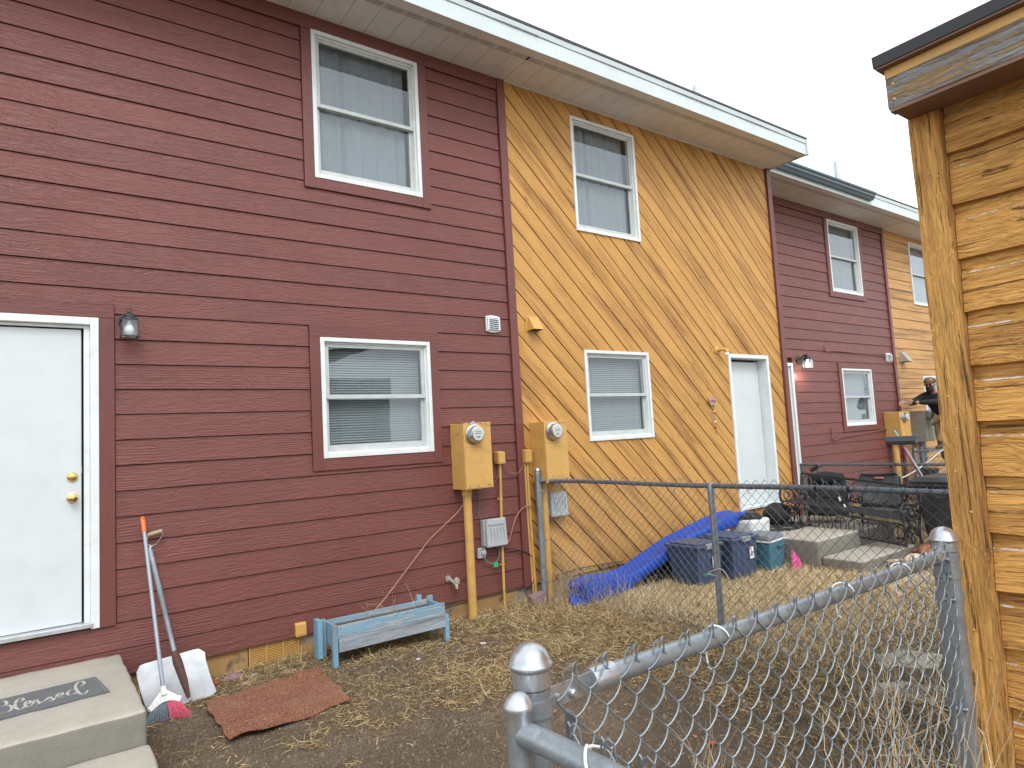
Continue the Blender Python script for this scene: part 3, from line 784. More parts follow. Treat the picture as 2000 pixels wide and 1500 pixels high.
for x in (1.325, 1.45, 1.575, 1.695): cv.box(x, x + .006, .014, .034, -.01, .157)
o = cv.build('crawl_space_vent', ['gold_p', 'gold_dark'], h1); o['kind'] = 'stuff'
pv = MB(); pv.lathe([(.045, 5.4), (.045, 5.95)], (-1.0, .05, 0), (0, 0, 1), 14); pv.build('vent_pipe', 'gutter', h1, smooth=True)

# --- gold house with diagonal boards
h2 = thing('row_house', (6.3, 0, 0), 'ochre row house clad in diagonal boards, behind the blue slide', 'house', 'row houses')
G1 = (4.895, 5.925, 3.868, 5.20); G2 = (4.885, 5.91, 1.525, 2.525); D2 = (7.445, 8.36, .49, 2.56)
diagonal_siding(h2, 3.992, 8.70, .165, SOF, 0, [G1, G2, D2], .955, .2305, 1.98, 'gold_d')
shell(h2, 3.991, 8.80, 0, [G1, G2, D2], wallmat='gold_dark', sidemat='red_z', right=True, fnd=.16)
board(h2, 8.702, 8.80, .15, 5.345, 0, .035, 'red_z', 'corner_board')
window(h2, *G1, 0, 'curtain', 9, 'upper window with a thin white curtain'); window(h2, *G2, 0, 'blind', 10, 'lower window with half open grey blinds')
door(h2, *D2, 0, .13, knobs=False, threshold=False)
roof2 = eaves(h2, 3.981, 8.80, -.61, 0, end_cap=True)
pv = MB(); pv.lathe([(.05, 5.5), (.05, 6.21)], (7.26, 0.0, 0), (0, 0, 1), 14); pv.build('vent_pipe', 'gutter', h2, smooth=True)

# --- farther red house, set back
YW = .60
h3 = thing('row_house', (11.3, YW, 0), 'farther red row house, set back beyond the ochre one', 'house', 'row houses')
U3 = (11.50, 12.60, 3.89, 5.215); L3 = (11.53, 12.60, 1.49, 2.51); D3 = (9.15, 9.98, .505, 2.57); t3 = .10
ops3 = [(U3[0] - t3, U3[1] + t3, U3[2] - .1, 5.22), (L3[0] - t3, L3[1] + t3, L3[2] - .1, L3[3] + .1), (D3[0] - .09, D3[1] + .09, D3[2], D3[3] + .09)]
lap_siding(h3, 8.82, 13.55, Z0, 5.215, YW, ops3, E_, 'red_x', seed=5)
shell(h3, 8.81, 13.64, YW, [U3, L3, D3])
board(h3, 13.552, 13.645, .15, 5.345, YW, .022, 'red_z', 'corner_board'); board(h3, 8.82, 13.55, 5.22, 5.345, YW, .016, 'red_t', 'frieze_board')
for (a, b, c, d) in (U3, L3):
    tp = 5.218 if d > 5 else d + .1
    board(h3, a - t3, a - .001, c - .098, tp, YW, .015, 'red_z'); board(h3, b + .001, b + t3, c - .098, tp, YW, .015, 'red_z'); board(h3, a, b, c - .096, c - .001, YW, .013, 'red_t')
    if d < 5: board(h3, a, b, d + .001, d + .098, YW, .013, 'red_t')
board(h3, D3[1] + .001, D3[1] + .088, D3[2], D3[3] + .088, YW, .014, 'red_z')
window(h3, *U3, YW, 'blind', 14); window(h3, *L3, YW, 'blind', 15)
door(h3, *D3, YW, .05, knobs=False)
eaves(h3, 8.822, 13.64, -.01, YW, gut='gutter_blue', split=11.9)
pv = MB(); pv.lathe([(.055, 5.5), (.055, 6.42)], (12.15, .62, 0), (0, 0, 1), 14); pv.build('vent_pipe', 'gutter', h3, smooth=True)

# --- farthest gold house
h4 = thing('row_house', (16.0, YW, 0), 'farthest ochre row house with level boards, behind the man on the ladder', 'house', 'row houses')
U4 = (14.74, 15.8, 3.90, 5.22); L4 = (14.78, 15.8, 1.49, 2.41)
lap_siding(h4, 13.647, 18.4, Z0, SOF, YW, [U4, L4], .20, 'gold_x', seed=8)
shell(h4, 13.646, 18.5, YW, [U4, L4], wallmat='gold_dark', sidemat='gold_x', right=True)
window(h4, *U4, YW, 'curtain', 18); window(h4, *L4, YW, 'curtain', 19)
eaves(h4, 13.641, 18.8, -.01, YW, end_cap=True)
pv = MB(); pv.lathe([(.055, 5.5), (.055, 6.3)], (15.85, .62, 0), (0, 0, 1), 14); pv.build('vent_pipe', 'gutter', h4, smooth=True)

# ------------------------------------------------------------------ shed
SX, SY = 2.49, -4.355
shed = thing('garden_shed', (SX + .9, SY - 1.2, 0), 'weathered ochre wooden shed with a black roof edge at the right', 'shed')
zt = 2.63
zb = -.05; kk = 0
while zb < zt - .02:                                              # rows of thick lapped boards, each a part
    e = .180; z1 = min(zb + e, zt); th = .016 + .004 * random.random()
    bd = MB(); n = 24; ya, yb = SY - 2.6, SY - .098
    rowsz = [zb, zb + .004, zb + e * .25, zb + e * .5, zb + e * .73, zb + e * .76, zb + e * .9, z1 + .012]
    for j, z in enumerate(rowsz):
        for i in range(n + 1):
            y = ya + (yb - ya) * i / n
            u = (z - zb) / e
            d = th * (1 - u) + (.005 if j <= 4 else 0) + .0022 * float(vnoise(np.float64(y * 6 + kk * 9), np.float64(z * 40), 1.0, kk)) + .0012 * math.sin(y * 21 + kk * 3 + j)
            zz = z + (.002 * math.sin(y * 9 + kk * 2.2) + .0015 * math.sin(y * 31 + kk) if j < 2 else 0)
            bd.v.append((SX + .022 - d if j else SX + .03, y, zz))
    for j in range(len(rowsz) - 1):
        for i in range(n):
            k = j * (n + 1) + i; bd.f.append((k, k + 1, k + n + 2, k + n + 1)); bd.mi.append(1 if j == 4 else 0)
    bd.build('siding_board', ['shed_y', 'shed_edge'], shed); zb += e; kk += 1
# corner post: two boards meeting at the corner, rough surface with long checks
def rough_board(x, y0, y1, z0, z1, name, mat, seed, depth, label=None):
    b = MB(); nz = 150; ny_ = 14
    for j in range(nz + 1):
        z = z0 + (z1 - z0) * j / nz
        for i in range(ny_ + 1):
            u = i / ny_; y = y1 + (y0 - y1) * u
            crack = 0
            cy = .52 + .10 * math.sin(z * 1.9 + seed) + .03 * math.sin(z * 7 + seed)
            if z < 1.35: crack = .011 * math.exp(-((u - cy) / .035) ** 2) * min(1, (1.35 - z) * 2)
            g_ = .0018 * float(vnoise(np.float64(z * 3 + seed), np.float64(u * 26), 1.0, seed)) + .0015 * math.sin(z * 5 + seed)
            b.v.append((x + crack + g_, y + .0012 * math.sin(z * 13 + i), z))
        b.v.append((x + depth, y0, z)); b.v.append((x + depth, y1, z))
    wdt = ny_ + 3
    for j in range(nz):
        for i in range(ny_):
            k = j * wdt + i; b.f.append((k, k + 1, k + 1 + wdt, k + wdt)); b.mi.append(0)
        k = j * wdt; b.f.append((k + ny_, k + ny_ + 1, k + ny_ + 1 + wdt, k + ny_ + wdt)); b.mi.append(0)
        b.f.append((k, k + ny_ + 2, k + ny_ + 2 + wdt, k + wdt)); b.mi.append(0)
    k = nz * wdt; b.f.append(tuple(k + i for i in range(ny_ + 3))); b.mi.append(0)
    o = b.build(name, mat, shed, smooth=True)
    return o
rough_board(SX - .022, SY - .096, SY, -.1, zt - .002, 'corner_board', 'shed_z', 3, .045)
cb2 = MB(); cb2.box(SX - .0, SX + .10, SY - .03, SY - .001, -.1, zt - .002); cb2.build('corner_board', 'shed_z', shed, bevel=.003)
bs = MB(); bs.box(SX + .03, SX + 2.2, SY - 2.6, SY - .001, -.1, zt + .05); bs.build('wall', 'gold_dark', shed)
for (y0, y1) in ((1.92, 1.42), ):                                 # nail heads on the corner board
    pass
for (z, dy) in ((2.42, -.045), (2.40, -.075), (1.66, -.03), (1.93, -.07), (1.55, -.045), (1.41, -.028), (1.28, -.06), (.9, -.03), (.82, -.07)):
    nh = MB(); nh.lathe([(.0045, 0), (.0045, .0015), (.002, .0028)], (SX - .0215, SY + dy, z), (-1, 0, 0), 8); nh.build('nail_head', 'gold_p', shed, smooth=True)
XS = SX - .15
sf = MB(); sf.box(XS + .02, SX - .001, SY - 2.6, SY - .0, zt, zt + .012); sf.build('soffit_board', 'shed_soffit', shed, bevel=.002)
fa = MB(); fa.box(XS - .006, XS + .03, SY - 2.6, SY - .002, zt - .008, zt + .004); fa.build('soffit_trim', 'shed_soffit', shed)
f1 = MB(); n = 40; P0 = []
zf0, zf1 = zt + .005, zt + .108
for j in range(7):
    for i in range(n + 1):
        y = SY - 2.6 + 2.6 * i / n; z = zf0 + (zf1 - zf0) * j / 6
        f1.v.append((XS - .006 - .004 * float(vnoise(np.float64(y * 2.2), np.float64(z * 90), 1.0, 4)) + .0015 * math.sin(y * 17 + j), y, z))
for j in range(6):
    for i in range(n):
        k = j * (n + 1) + i; f1.f.append((k, k + 1, k + n + 2, k + n + 1)); f1.mi.append(0)
f1.box(XS - .003, XS + .018, SY - 2.6, SY + .004, zf0 + .001, zf1 - .001)
f1.build('fascia_board', 'shed_fascia', shed)
for z in (zf0 + .025, zf0 + .078):
    nh = MB(); nh.lathe([(.005, 0), (.005, .002), (.002, .004)], (XS - .008, SY - .02, z), (-1, 0, 0), 8); nh.build('nail_head', 'gold_p', shed, smooth=True)
f2 = MB(); f2.box(XS - .004, XS + .03, SY - 2.6, SY + .006, zf1 + .002, zf1 + .036); f2.build('upper_fascia_strip', 'gold_p', shed, bevel=.002)
f3 = MB(); f3.box(XS - .028, XS + .05, SY - 2.6, SY + .022, zf1 + .037, zf1 + .044); f3.build('roof_sheathing', 'shed_soffit', shed)
rf = MB(); zr = zf1 + .0445
rf.hexa([(XS - .032, SY - 2.6, zr), (XS + .06, SY - 2.6, zr), (XS + .06, SY + .027, zr), (XS - .032, SY + .027, zr), (XS - .037, SY - 2.6, zr + .037), (XS + .06, SY - 2.6, zr + .05), (XS + .06, SY + .027, zr + .05), (XS - .037, SY + .027, zr + .037)])
rf.hexa([(XS + .061, SY - 2.6, zr), (XS + 2.4, SY - 2.6, zr + .5), (XS + 2.4, SY + .027, zr + .5), (XS + .061, SY + .027, zr), (XS + .061, SY - 2.6, zr + .05), (XS + 2.4, SY - 2.6, zr + .55), (XS + 2.4, SY + .027, zr + .55), (XS + .061, SY + .027, zr + .05)])
rf.build('roof', 'black', shed)

# ------------------------------------------------------------------ chain-link fences
def chain_link(name, parent, P0, P1, zbot, ztop, front, r, nseg, mat, bow=0, seed=0, hooks=True, pts=3):
    """woven wire fabric between two points; front = unit vector towards the viewer's side"""
    P0 = Vector(P0); P1 = Vector(P1); d = (P1 - P0); L = d.length; d.normalize(); fr = Vector(front)
    p = .036; h = .036; mb = MB(); n = int(L / p); K = int((ztop - zbot) / h); rr = random.Random(seed)
    dep = r * 1.35
    def warp(x, z):
        e1 = .006 * math.sin(x * 3.1 + z * 2 + seed) + bow * math.sin(x * 2.1 + seed) * math.sin(z * 2.5)
        return x + .004 * math.sin(z * 7 + x * 3 + seed), z + .005 * math.sin(x * 4.3 + seed) + .002 * math.sin(x * 13), e1
    for k in range(n):
        xc = (k + .5) * p; path = []; ph = k % 2
        for j in range(K + 1):
            z = ztop - j * h; side = 1 if (j + ph) % 2 == 0 else -1
            # corner: pass from the front to the back
            xx = xc + side * p * .5
            if pts == 3:
                if side > 0:                             # right corner: the front strand leaves it almost straight down and bows to the left corner below
                    for (dx, dz, dd) in ((-.10, .10, -.9), (.015, .02, -.3), (.02, -.08, .5), (-.07, -.28, 1), (-.25, -.52, 1.15), (-.51, -.74, 1.15), (-.78, -.90, 1)):
                        path.append((xx + dx * p, z + dz * h, dd * dep))
                else:
                    for (dx, dz, dd) in ((-.015, .02, .4), (-.02, -.05, -.4), (.10, -.17, -.95), (.5, -.56, -1.1)):
                        path.append((xx + dx * p, z + dz * h, dd * dep))
            else:
                path.append((xx - side * .08 * p, z + .08 * h, -side * dep)); path.append((xx - side * .08 * p, z - .08 * h, side * dep))
        # drop what sticks out above the tip
        if pts == 3: path = path[1:]
        P = []
        for (x, z, dd) in path:
            x2, z2, e1 = warp(x, z); P.append(P0 + d * x2 + fr * (dd + e1) + Vector((0, 0, z2)))
        if hooks:
            T = P[0]; side = 1 if ph == 0 else -1
            tilt = rr.uniform(-.4, .4)
            hk = [T + Vector((0, 0, -.001)), T + d * (side * .001) + Vector((0, 0, .009)) + fr * .002, T + d * (side * .006) + Vector((0, 0, .013)) + fr * .001,
                  T + d * (side * (.012 + .002 * tilt)) + Vector((0, 0, .006)) - fr * .003, T + d * (side * .014) + Vector((0, 0, -.014 - .006 * tilt)) - fr * .004]
            P = hk[::-1] + P[1:]
        mb.tube(P, r, nseg, caps=False)
    o = mb.build(name, mat, parent, smooth=True); o['kind'] = 'stuff'
    return o
def dome_cap(mb, c, r, h=.9):
    mb.lathe([(r * 1.04, -.034), (r * 1.04, -.008), (r * 1.18, -.004), (r * 1.22, 0), (r * 1.18, .003), (r * 1.10, .006), (r * 1.04, r * .38), (r * .88, r * .68), (r * .62, r * .92), (r * .3, r * 1.06), (r * .04, r * 1.10)], c, (0, 0, 1), 24)
def tie(mb, c, axis, r, R_, tail=(0, 0, -.03)):
    """wire tie looped round a rail"""
    c = Vector(c); a = Vector(axis).normalized(); u = Vector((0, 0, 1)); v = a.cross(u)
    P = [c + u * (math.cos(t) * R_) + v * (math.sin(t) * R_) + a * (.006 * t) for t in [i * math.pi / 6 for i in range(-2, 9)]]
    P.append(P[-1] + Vector(tail)); mb.tube(P, r, 5)

YF = -4.42; ZR = 1.180
# near fence, parallel to the houses
nf = thing('chain_link_fence', (.70, YF, 0), 'nearest galvanised chain-link fence section with round post caps, running to the shed', 'fence', 'chain-link fences')
pb = MB(); pb.lathe([(.0302, -.05), (.0302, ZR + .02)], (.655, YF + .005, 0), (0, 0, 1), 24); pb.build('post', 'galv', nf, smooth=True)
pb = MB(); dome_cap(pb, (.655, YF + .005, ZR + .056), .0302); pb.build('post_cap', 'cast', nf, smooth=True)
pb = MB(); pb.lathe([(.034, -.05), (.034, ZR + .01)], (2.228, YF, 0), (0, 0, 1), 24); pb.build('post', 'galv', nf, smooth=True)
pb = MB(); dome_cap(pb, (2.228, YF, ZR + .046), .034); pb.build('post_cap', 'cast', nf, smooth=True)
rb = MB(); rb.tube([(.79, YF, ZR)] + [(.79 + (2.20 - .79) * i / 8, YF, ZR - .004 * math.sin(math.pi * i / 8)) for i in range(1, 9)], .0178, 18); rb.build('top_rail', 'galv', nf, smooth=True)
re = MB(); re.lathe([(.0205, 0), (.0215, .004), (.0215, .052), (.0195, .054)], (.775, YF, ZR), (1, 0, 0), 20); re.bar((.684, YF, ZR - .006), (.782, YF, ZR - .002), .004, .034); re.lathe([(.008, 0), (.008, .006), (.005, .009)], (.733, YF - .002, ZR - .008), (0, -1, 0), 10)
re.build('rail_end', 'cast', nf, smooth=True)
re = MB(); re.lathe([(.0205, 0), (.0215, .004), (.0215, .045), (.018, .06)], (2.195, YF, ZR), (-1, 0, 0), 20); re.build('rail_end', 'cast', nf, smooth=True)
def band(house, c, r, z, dirx, w_=.022):
    b = MB(); b.lathe([(r + .0005, -w_ / 2), (r + .0032, -w_ / 2), (r + .0032, w_ / 2), (r + .0005, w_ / 2)], (c[0], c[1], z), (0, 0, 1), 24)
    dv = Vector(dirx); a = Vector((c[0], c[1], z)) + dv * (r - .002); q = a + dv * .032
    b.bar(a, q, .009, w_); side = Vector((-dv.y, dv.x, 0))
    b.lathe([(.0075, -.012), (.0075, -.006), (.004, -.006), (.004, .012), (.0065, .012), (.0065, .017)], Vector((c[0], c[1], z)) + dv * (r + .02), side, 10)
    return b.build('brace_band', 'galv', house, smooth=True)
band(nf, (.655, YF + .005), .0302, ZR - .008, (1, 0, 0), .026)
for z in (ZR - .055, ZR - .005): band(nf, (2.228, YF), .034, z, (-1, -.25, 0))
for z in (ZR - .12, .75, .45): band(nf, (2.228, YF), .034, z, (-1, -.35, 0))
for z in (.8, .45): band(nf, (.655, YF + .005), .0302, z, (1, 0, 0))
tb = MB(); tb.box(.722, .728, YF - .012, YF + .008, .06, ZR - .035); tb.build('tension_bar', 'galv', nf)
tb = MB(); tb.box(2.178, 2.184, YF - .030, YF - .012, .06, ZR - .0); tb.build('tension_bar', 'galv', nf)
chain_link('wire_fabric', nf, (.690, YF - .022, 0), (2.215, YF - .022, 0), .04, ZR + .026, (0, -1, 0), .00175, 7, 'wirem', bow=.006, seed=2)
tm = MB()
for x in (1.12, 1.62, 1.93):
    tm2 = MB(); c = Vector((x, YF, ZR))
    P = [c + Vector((.03 * (t - 1.5) / 3, 0, 0)) + Vector((0, math.cos(t) * .0205, math.sin(t) * .0205)) for t in [i * .45 for i in range(-3, 8)]]
    P = [P[0] + Vector((0, -.004, -.03)), ] + P
    P = [P[0] + Vector((.006, -.004, -.008))] + P
    tm2.tube(smooth_path(P, 3), .0019, 6); tm2.build('wire_tie', 'white', nf, smooth=True)

# gate frame at the near left
gt = thing('garden_gate', (.60, YF - .08, 0), 'round tube gate frame with a small domed cap, hanging beside the nearest fence post', 'gate')
GX_, GY_ = .604, YF - .035
pb = MB(); pb.lathe([(.0190, -.0), (.0190, ZR - .0)], (GX_ - .006, GY_ + .0, .0), (0, 0, 1), 22); pb.build('gate_post', 'galv', gt, smooth=True)
pb = MB(); dome_cap(pb, (GX_ - .006, GY_ + .0, ZR + .016), .0190); pb.build('post_cap', 'cast', gt, smooth=True)
pb = MB(); pb.tube(smooth_path([(GX_ - .005, GY_ + .0, ZR - .024), (GX_ - .003, GY_ - .04, ZR - .021), (GX_, GY_ - .12, ZR - .020), (GX_ + .002, GY_ - .4, ZR - .020), (GX_ + .002, GY_ - .85, ZR - .020)], 6), .0182, 18); pb.build('gate_rail', 'galv', gt, smooth=True)
pb = MB(); pb.tube(smooth_path([(GX_ - .03, GY_, .16), (GX_, GY_ - .05, .13), (GX_, GY_ - .85, .13)], 4), .0175, 14); pb.build('gate_rail', 'galv', gt, smooth=True)
pb = MB(); pb.lathe([(.0175, .05), (.0175, ZR - .05)], (GX_ + .004, GY_ - .85, 0), (0, 0, 1), 14); pb.build('gate_post', 'galv', gt, smooth=True)
chain_link('wire_fabric', gt, (GX_ + .052, GY_ - .02, 0), (GX_ + .052, GY_ - .84, 0), .1, ZR - .015, (-1, 0, 0), .00175, 7, 'wirem', bow=.004, seed=5)
tt = MB(); c = Vector((GX_ + .0, GY_ - .115, ZR - .020))
P = [c + Vector((math.cos(t) * .0207, -.018 * t, math.sin(t) * .0207)) for t in [i * .4 for i in range(0, 9)]]
P = [P[0] + Vector((.045, .012, -.012)), P[0] + Vector((.02, .01, -.002))] + P + [P[-1] + Vector((.004, -.03, -.02))]
tt.tube(smooth_path(P, 3), .0023, 7); tt.build('wire_tie', 'white', gt, smooth=True)

# fence between the nearest red house and the ochre one
XF = 4.15; ZF = 1.165
ff = thing('chain_link_fence', (XF, -2.4, 0), 'long chain-link fence starting between the meter boxes and crossing in front of the slide', 'fence', 'chain-link fences')
pb = MB(); pb.lathe([(.030, -.05), (.030, 1.25)], (4.045, -.13, 0), (0, 0, 1), 18); pb.build('post', 'galv', ff, smooth=True)
pb = MB(); dome_cap(pb, (4.045, -.13, 1.275), .030); pb.build('post_cap', 'cast', ff, smooth=True)
for z in (1.19, 1.07, .6, .2): band(ff, (4.045, -.13), .030, z, (.6, -.8, 0))
pb = MB(); pb.lathe([(.024, -.05), (.024, ZF - .02)], (XF, -2.105, 0), (0, 0, 1), 16); pb.build('post', 'galv', ff, smooth=True)
pb = MB(); pb.lathe([(.027, ZF - .07), (.027, ZF - .01), (.022, ZF + .012), (.01, ZF + .026)], (XF, -2.105, 0), (0, 0, 1), 16); pb.build('post_cap', 'galv', ff, smooth=True)
rb = MB(); rb.tube([(4.06, -.16, ZF + .005)] + [(XF, -.3 - (4.3 - .3) * i / 12, ZF + .004 * math.sin(i)) for i in range(13)], .0185, 14); rb.build('top_rail', 'galv_dark', ff, smooth=True)
chain_link('wire_fabric', ff, (XF - .022, -.17, 0), (XF - .022, -4.3, 0), .03, ZF + .048, (-1, 0, 0), .0018, 4, 'wire_far', bow=.012, seed=9, hooks=False, pts=2)
for i, y in enumerate((-.36, -.86, -1.36, -1.80, -2.09, -2.47, -2.98, -3.28, -3.6)):
    tb = MB(); tie(tb, (XF, y, ZF), (0, 1, 0), .0022, .021, (-.012, 0, -.045 if i % 3 else -.08)); tb.build('wire_tie', 'wirem', ff, smooth=True)
for y in (-2.93, -3.145):
    tb = MB(); tb.lathe([(.0188, 0), (.0215, 0), (.0215, .018), (.0188, .018)], (XF, y, ZF), (0, -1, 0), 14); tb.bar((XF - .02, y - .01, ZF), (XF - .028, y, ZF - .06), .014, .006); tb.build('strap', 'black_cloth', ff)
tb = MB(); tb.tube(smooth_path([(XF - .03, -2.11, .50), (XF - .045, -2.06, .52), (XF - .04, -2.16, .56), (XF - .03, -2.2, .53), (XF - .02, -2.24, .45)], 4), .0025, 5); tb.build('twisted_wire', 'wire_white', ff, smooth=True)
tb = MB(); tb.lathe([(.003, 0), (.011, .01), (.011, .04), (.004, .055)], (XF - .035, -2.07, .505), (0, 1, -.2), 8); tb.build('green_cap', 'green', ff, smooth=True)
for z in (.56, .43): tb = MB(); tie(tb, (XF, -2.105, z), (0, 0, 1), .002, .026, (-.03, 0, 0)) if False else tb.lathe([(.0245, 0), (.0268, .001), (.0268, .004), (.0245, .005)], (XF, -2.105, z), (0, 0, 1), 14); tb.build('wire_tie', 'wirem', ff)

# fence beyond the ochre yard
f3_ = thing('chain_link_fence', (8.98, -1.1, 0), 'dull chain-link fence beyond the concrete porch, in front of the set-back red house', 'fence', 'chain-link fences')
XG, ZG = 8.98, .995
pb = MB(); pb.lathe([(.022, -.05), (.022, ZG)], (XG, .0, 0), (0, 0, 1), 12); pb.build('post', 'galv_dark', f3_, smooth=True)
rb = MB(); rb.tube([(XG, .02, ZG), (XG, -3.6, ZG)], .0185, 12); rb.build('top_rail', 'galv_dark', f3_, smooth=True)
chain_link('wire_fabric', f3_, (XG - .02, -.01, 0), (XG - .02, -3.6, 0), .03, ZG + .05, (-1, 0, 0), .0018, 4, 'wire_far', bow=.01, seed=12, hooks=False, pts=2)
for y in (-.62, -1.3, -1.86): tb = MB(); tie(tb, (XG, y, ZG), (0, 1, 0), .003, .022, (-.02, .01, -.06)); tb.build('wire_tie', 'wirem', f3_, smooth=True)
f4_ = thing('chain_link_fence', (13.75, 0, 0), 'farthest chain-link fence behind the push broom, beside the stepladder', 'fence', 'chain-link fences')
XH, ZH = 13.72, .96
for (x, y) in ((13.30, .28), (13.72, .33)):
    pb = MB(); pb.lathe([(.045, -.05), (.045, ZH + .05)], (x, y, 0), (0, 0, 1), 12); pb.build('post', 'galv', f4_, smooth=True)
rb = MB(); rb.tube([(XH, .35, ZH), (XH, -2.6, ZH)], .02, 10); rb.build('top_rail', 'galv_dark', f4_, smooth=True)
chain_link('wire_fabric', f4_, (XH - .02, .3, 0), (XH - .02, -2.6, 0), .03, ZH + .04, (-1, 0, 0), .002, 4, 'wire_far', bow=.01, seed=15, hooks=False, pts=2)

# ------------------------------------------------------------------ left steps, mats, broom, shovel
def rough_block(name, parent, x0, x1, y0, y1, z0, z1, mats, seed, rnd=.02, step=.07):
    """cast block with worn, slightly uneven edges: top face in the first material, sides in the second"""
    bm = bmesh.new(); bmesh.ops.create_cube(bm, size=1)
    bmesh.ops.scale(bm, vec=(x1 - x0, y1 - y0, z1 - z0), verts=bm.verts); bmesh.ops.translate(bm, vec=((x0 + x1) / 2, (y0 + y1) / 2, (z0 + z1) / 2), verts=bm.verts)
    bmesh.ops.bevel(bm, geom=list(bm.edges), offset=rnd, segments=3, profile=.5, affect='EDGES')
    for ax, a, b in ((0, x0, x1), (1, y0, y1), (2, z0, z1)):
        n = max(1, int((b - a) / step))
        for i in range(1, n):
            nor = [0, 0, 0]; nor[ax] = 1; co = [0, 0, 0]; co[ax] = a + (b - a) * i / n
            bmesh.ops.bisect_plane(bm, geom=list(bm.verts) + list(bm.edges) + list(bm.faces), plane_co=co, plane_no=nor)
    for v in bm.verts:
        for k in range(3):
            v.co[k] += .0035 * math.sin(v.co.x * 17 + v.co.y * 23 + v.co.z * 31 + k * 2 + seed) * math.sin(v.co.x * 41 + v.co.z * 53 + v.co.y * 37 + seed * 2 + k)
    off = wloc(parent)
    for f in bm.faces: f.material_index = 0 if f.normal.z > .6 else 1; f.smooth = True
    bmesh.ops.translate(bm, vec=-off, verts=bm.verts)
    me = bpy.data.meshes.new(name); bm.to_mesh(me); bm.free()
    for q in mats: me.materials.append(M[q])
    o = bpy.data.objects.new(name, me); COL.objects.link(o); o.parent = parent; WL[o.name] = off.copy(); return o
cs_ = thing('concrete_steps', (-.2, -.8, 0), 'two-step concrete stoop under the "Blessed" mat at the left door', 'steps', 'concrete stoops')
rough_block('step', cs_, -1.0, .492, -1.285, -.006, -.10, .31, ['concrete', 'concrete_side'], 1)
rough_block('step', cs_, -1.0, .502, -1.62, -1.288, -.10, .145, ['concrete', 'concrete_side'], 4)
# "Blessed" mat
bmt = MB(); z = .3125
c0, c1 = (.318, -.478), (.362, -.835); dl = (-.90, -.085)
corners = [c0, c1, (c1[0] + dl[0], c1[1] + dl[1]), (c0[0] + dl[0], c0[1] + dl[1])]
bmt.prism([(a, b, z) for a, b in corners][::-1], (0, 0, .0075))
bmat = solo(bmt, 'door_mat', 'grey_mat', 'grey door mat with "Blessed" in cream script on the left concrete stoop', 'door mat')
zl = z + .0082
strokes = [
 [(-.131, -.575), (-.112, -.577), (-.102, -.614), (-.103, -.650), (-.122, -.666), (-.150, -.66)],
 [(-.122, -.666), (-.091, -.676), (-.076, -.73), (-.084, -.781), (-.107, -.793), (-.140, -.784), (-.168, -.77), (-.175, -.74)],
 [(-.20, -.60), (-.175, -.575), (-.15, -.568), (-.131, -.575)],
 [(-.155, -.58), (-.163, -.65), (-.165, -.72), (-.172, -.78), (-.19, -.79)],
 [(-.07, -.666), (-.054, -.661), (-.032, -.651), (-.028, -.618), (-.04, -.593), (-.057, -.617), (-.064, -.682), (-.059, -.756), (-.043, -.798), (-.024, -.781), (-.015, -.74)],
 [(-.017, -.737), (-.003, -.731), (.004, -.697), (-.007, -.676), (-.018, -.696), (-.019, -.756), (-.008, -.787), (.009, -.773)],
 [(.009, -.773), (.023, -.695), (.031, -.687), (.033, -.725), (.045, -.757), (.037, -.78), (.023, -.777)],
 [(.045, -.770), (.072, -.732), (.09, -.686), (.093, -.672), (.094, -.722), (.106, -.744), (.1, -.776), (.081, -.762)],
 [(.105, -.765), (.131, -.726), (.149, -.701), (.143, -.662), (.127, -.679), (.121, -.727), (.133, -.753), (.16, -.744)],
 [(.21, -.66), (.189, -.651), (.171, -.69), (.173, -.735), (.193, -.748), (.215, -.711)],
 [(.232, -.625), (.255, -.589), (.255, -.541), (.24, -.514), (.223, -.545), (.212, -.605), (.216, -.689), (.228, -.767), (.249, -.788), (.266, -.727)]]
lt = MB()
for s_ in strokes:
    P = smooth_path([(a, b, zl) for a, b in s_], 5)
    L_ = []; R_ = []
    for i, p in enumerate(P):
        a = P[max(i - 1, 0)]; b = P[min(i + 1, len(P) - 1)]; d = (b - a).normalized(); nrm = Vector((-d.y, d.x, 0))
        wd = (.0022 + .0052 * max(0, abs(d.y)) ** 2) * min(1, .4 + min(i, len(P) - 1 - i) * .25)
        L_.append(p + nrm * wd); R_.append(p - nrm * wd)
    for i in range(len(P) - 1): lt.quad(L_[i], L_[i + 1], R_[i + 1], R_[i])
    zl += .00004
o = lt.build('lettering', 'letter', bmat)
ed = MB(); q = [Vector((a, b, 0)) for a, b in corners]; cen = sum(q, Vector()) / 4
for i in range(4):
    a, b = q[i], q[(i + 1) % 4]; a2 = a + (cen - a) * .0; 
    ai = a + (cen - a).normalized() * .012; bi = b + (cen - b).normalized() * .012; aj = a + (cen - a).normalized() * .018; bj = b + (cen - b).normalized() * .018
    ed.quad(*[(v.x, v.y, z + .0079) for v in (ai, bi, bj, aj)])
ed.build('border_line', 'grey_lid', bmat)

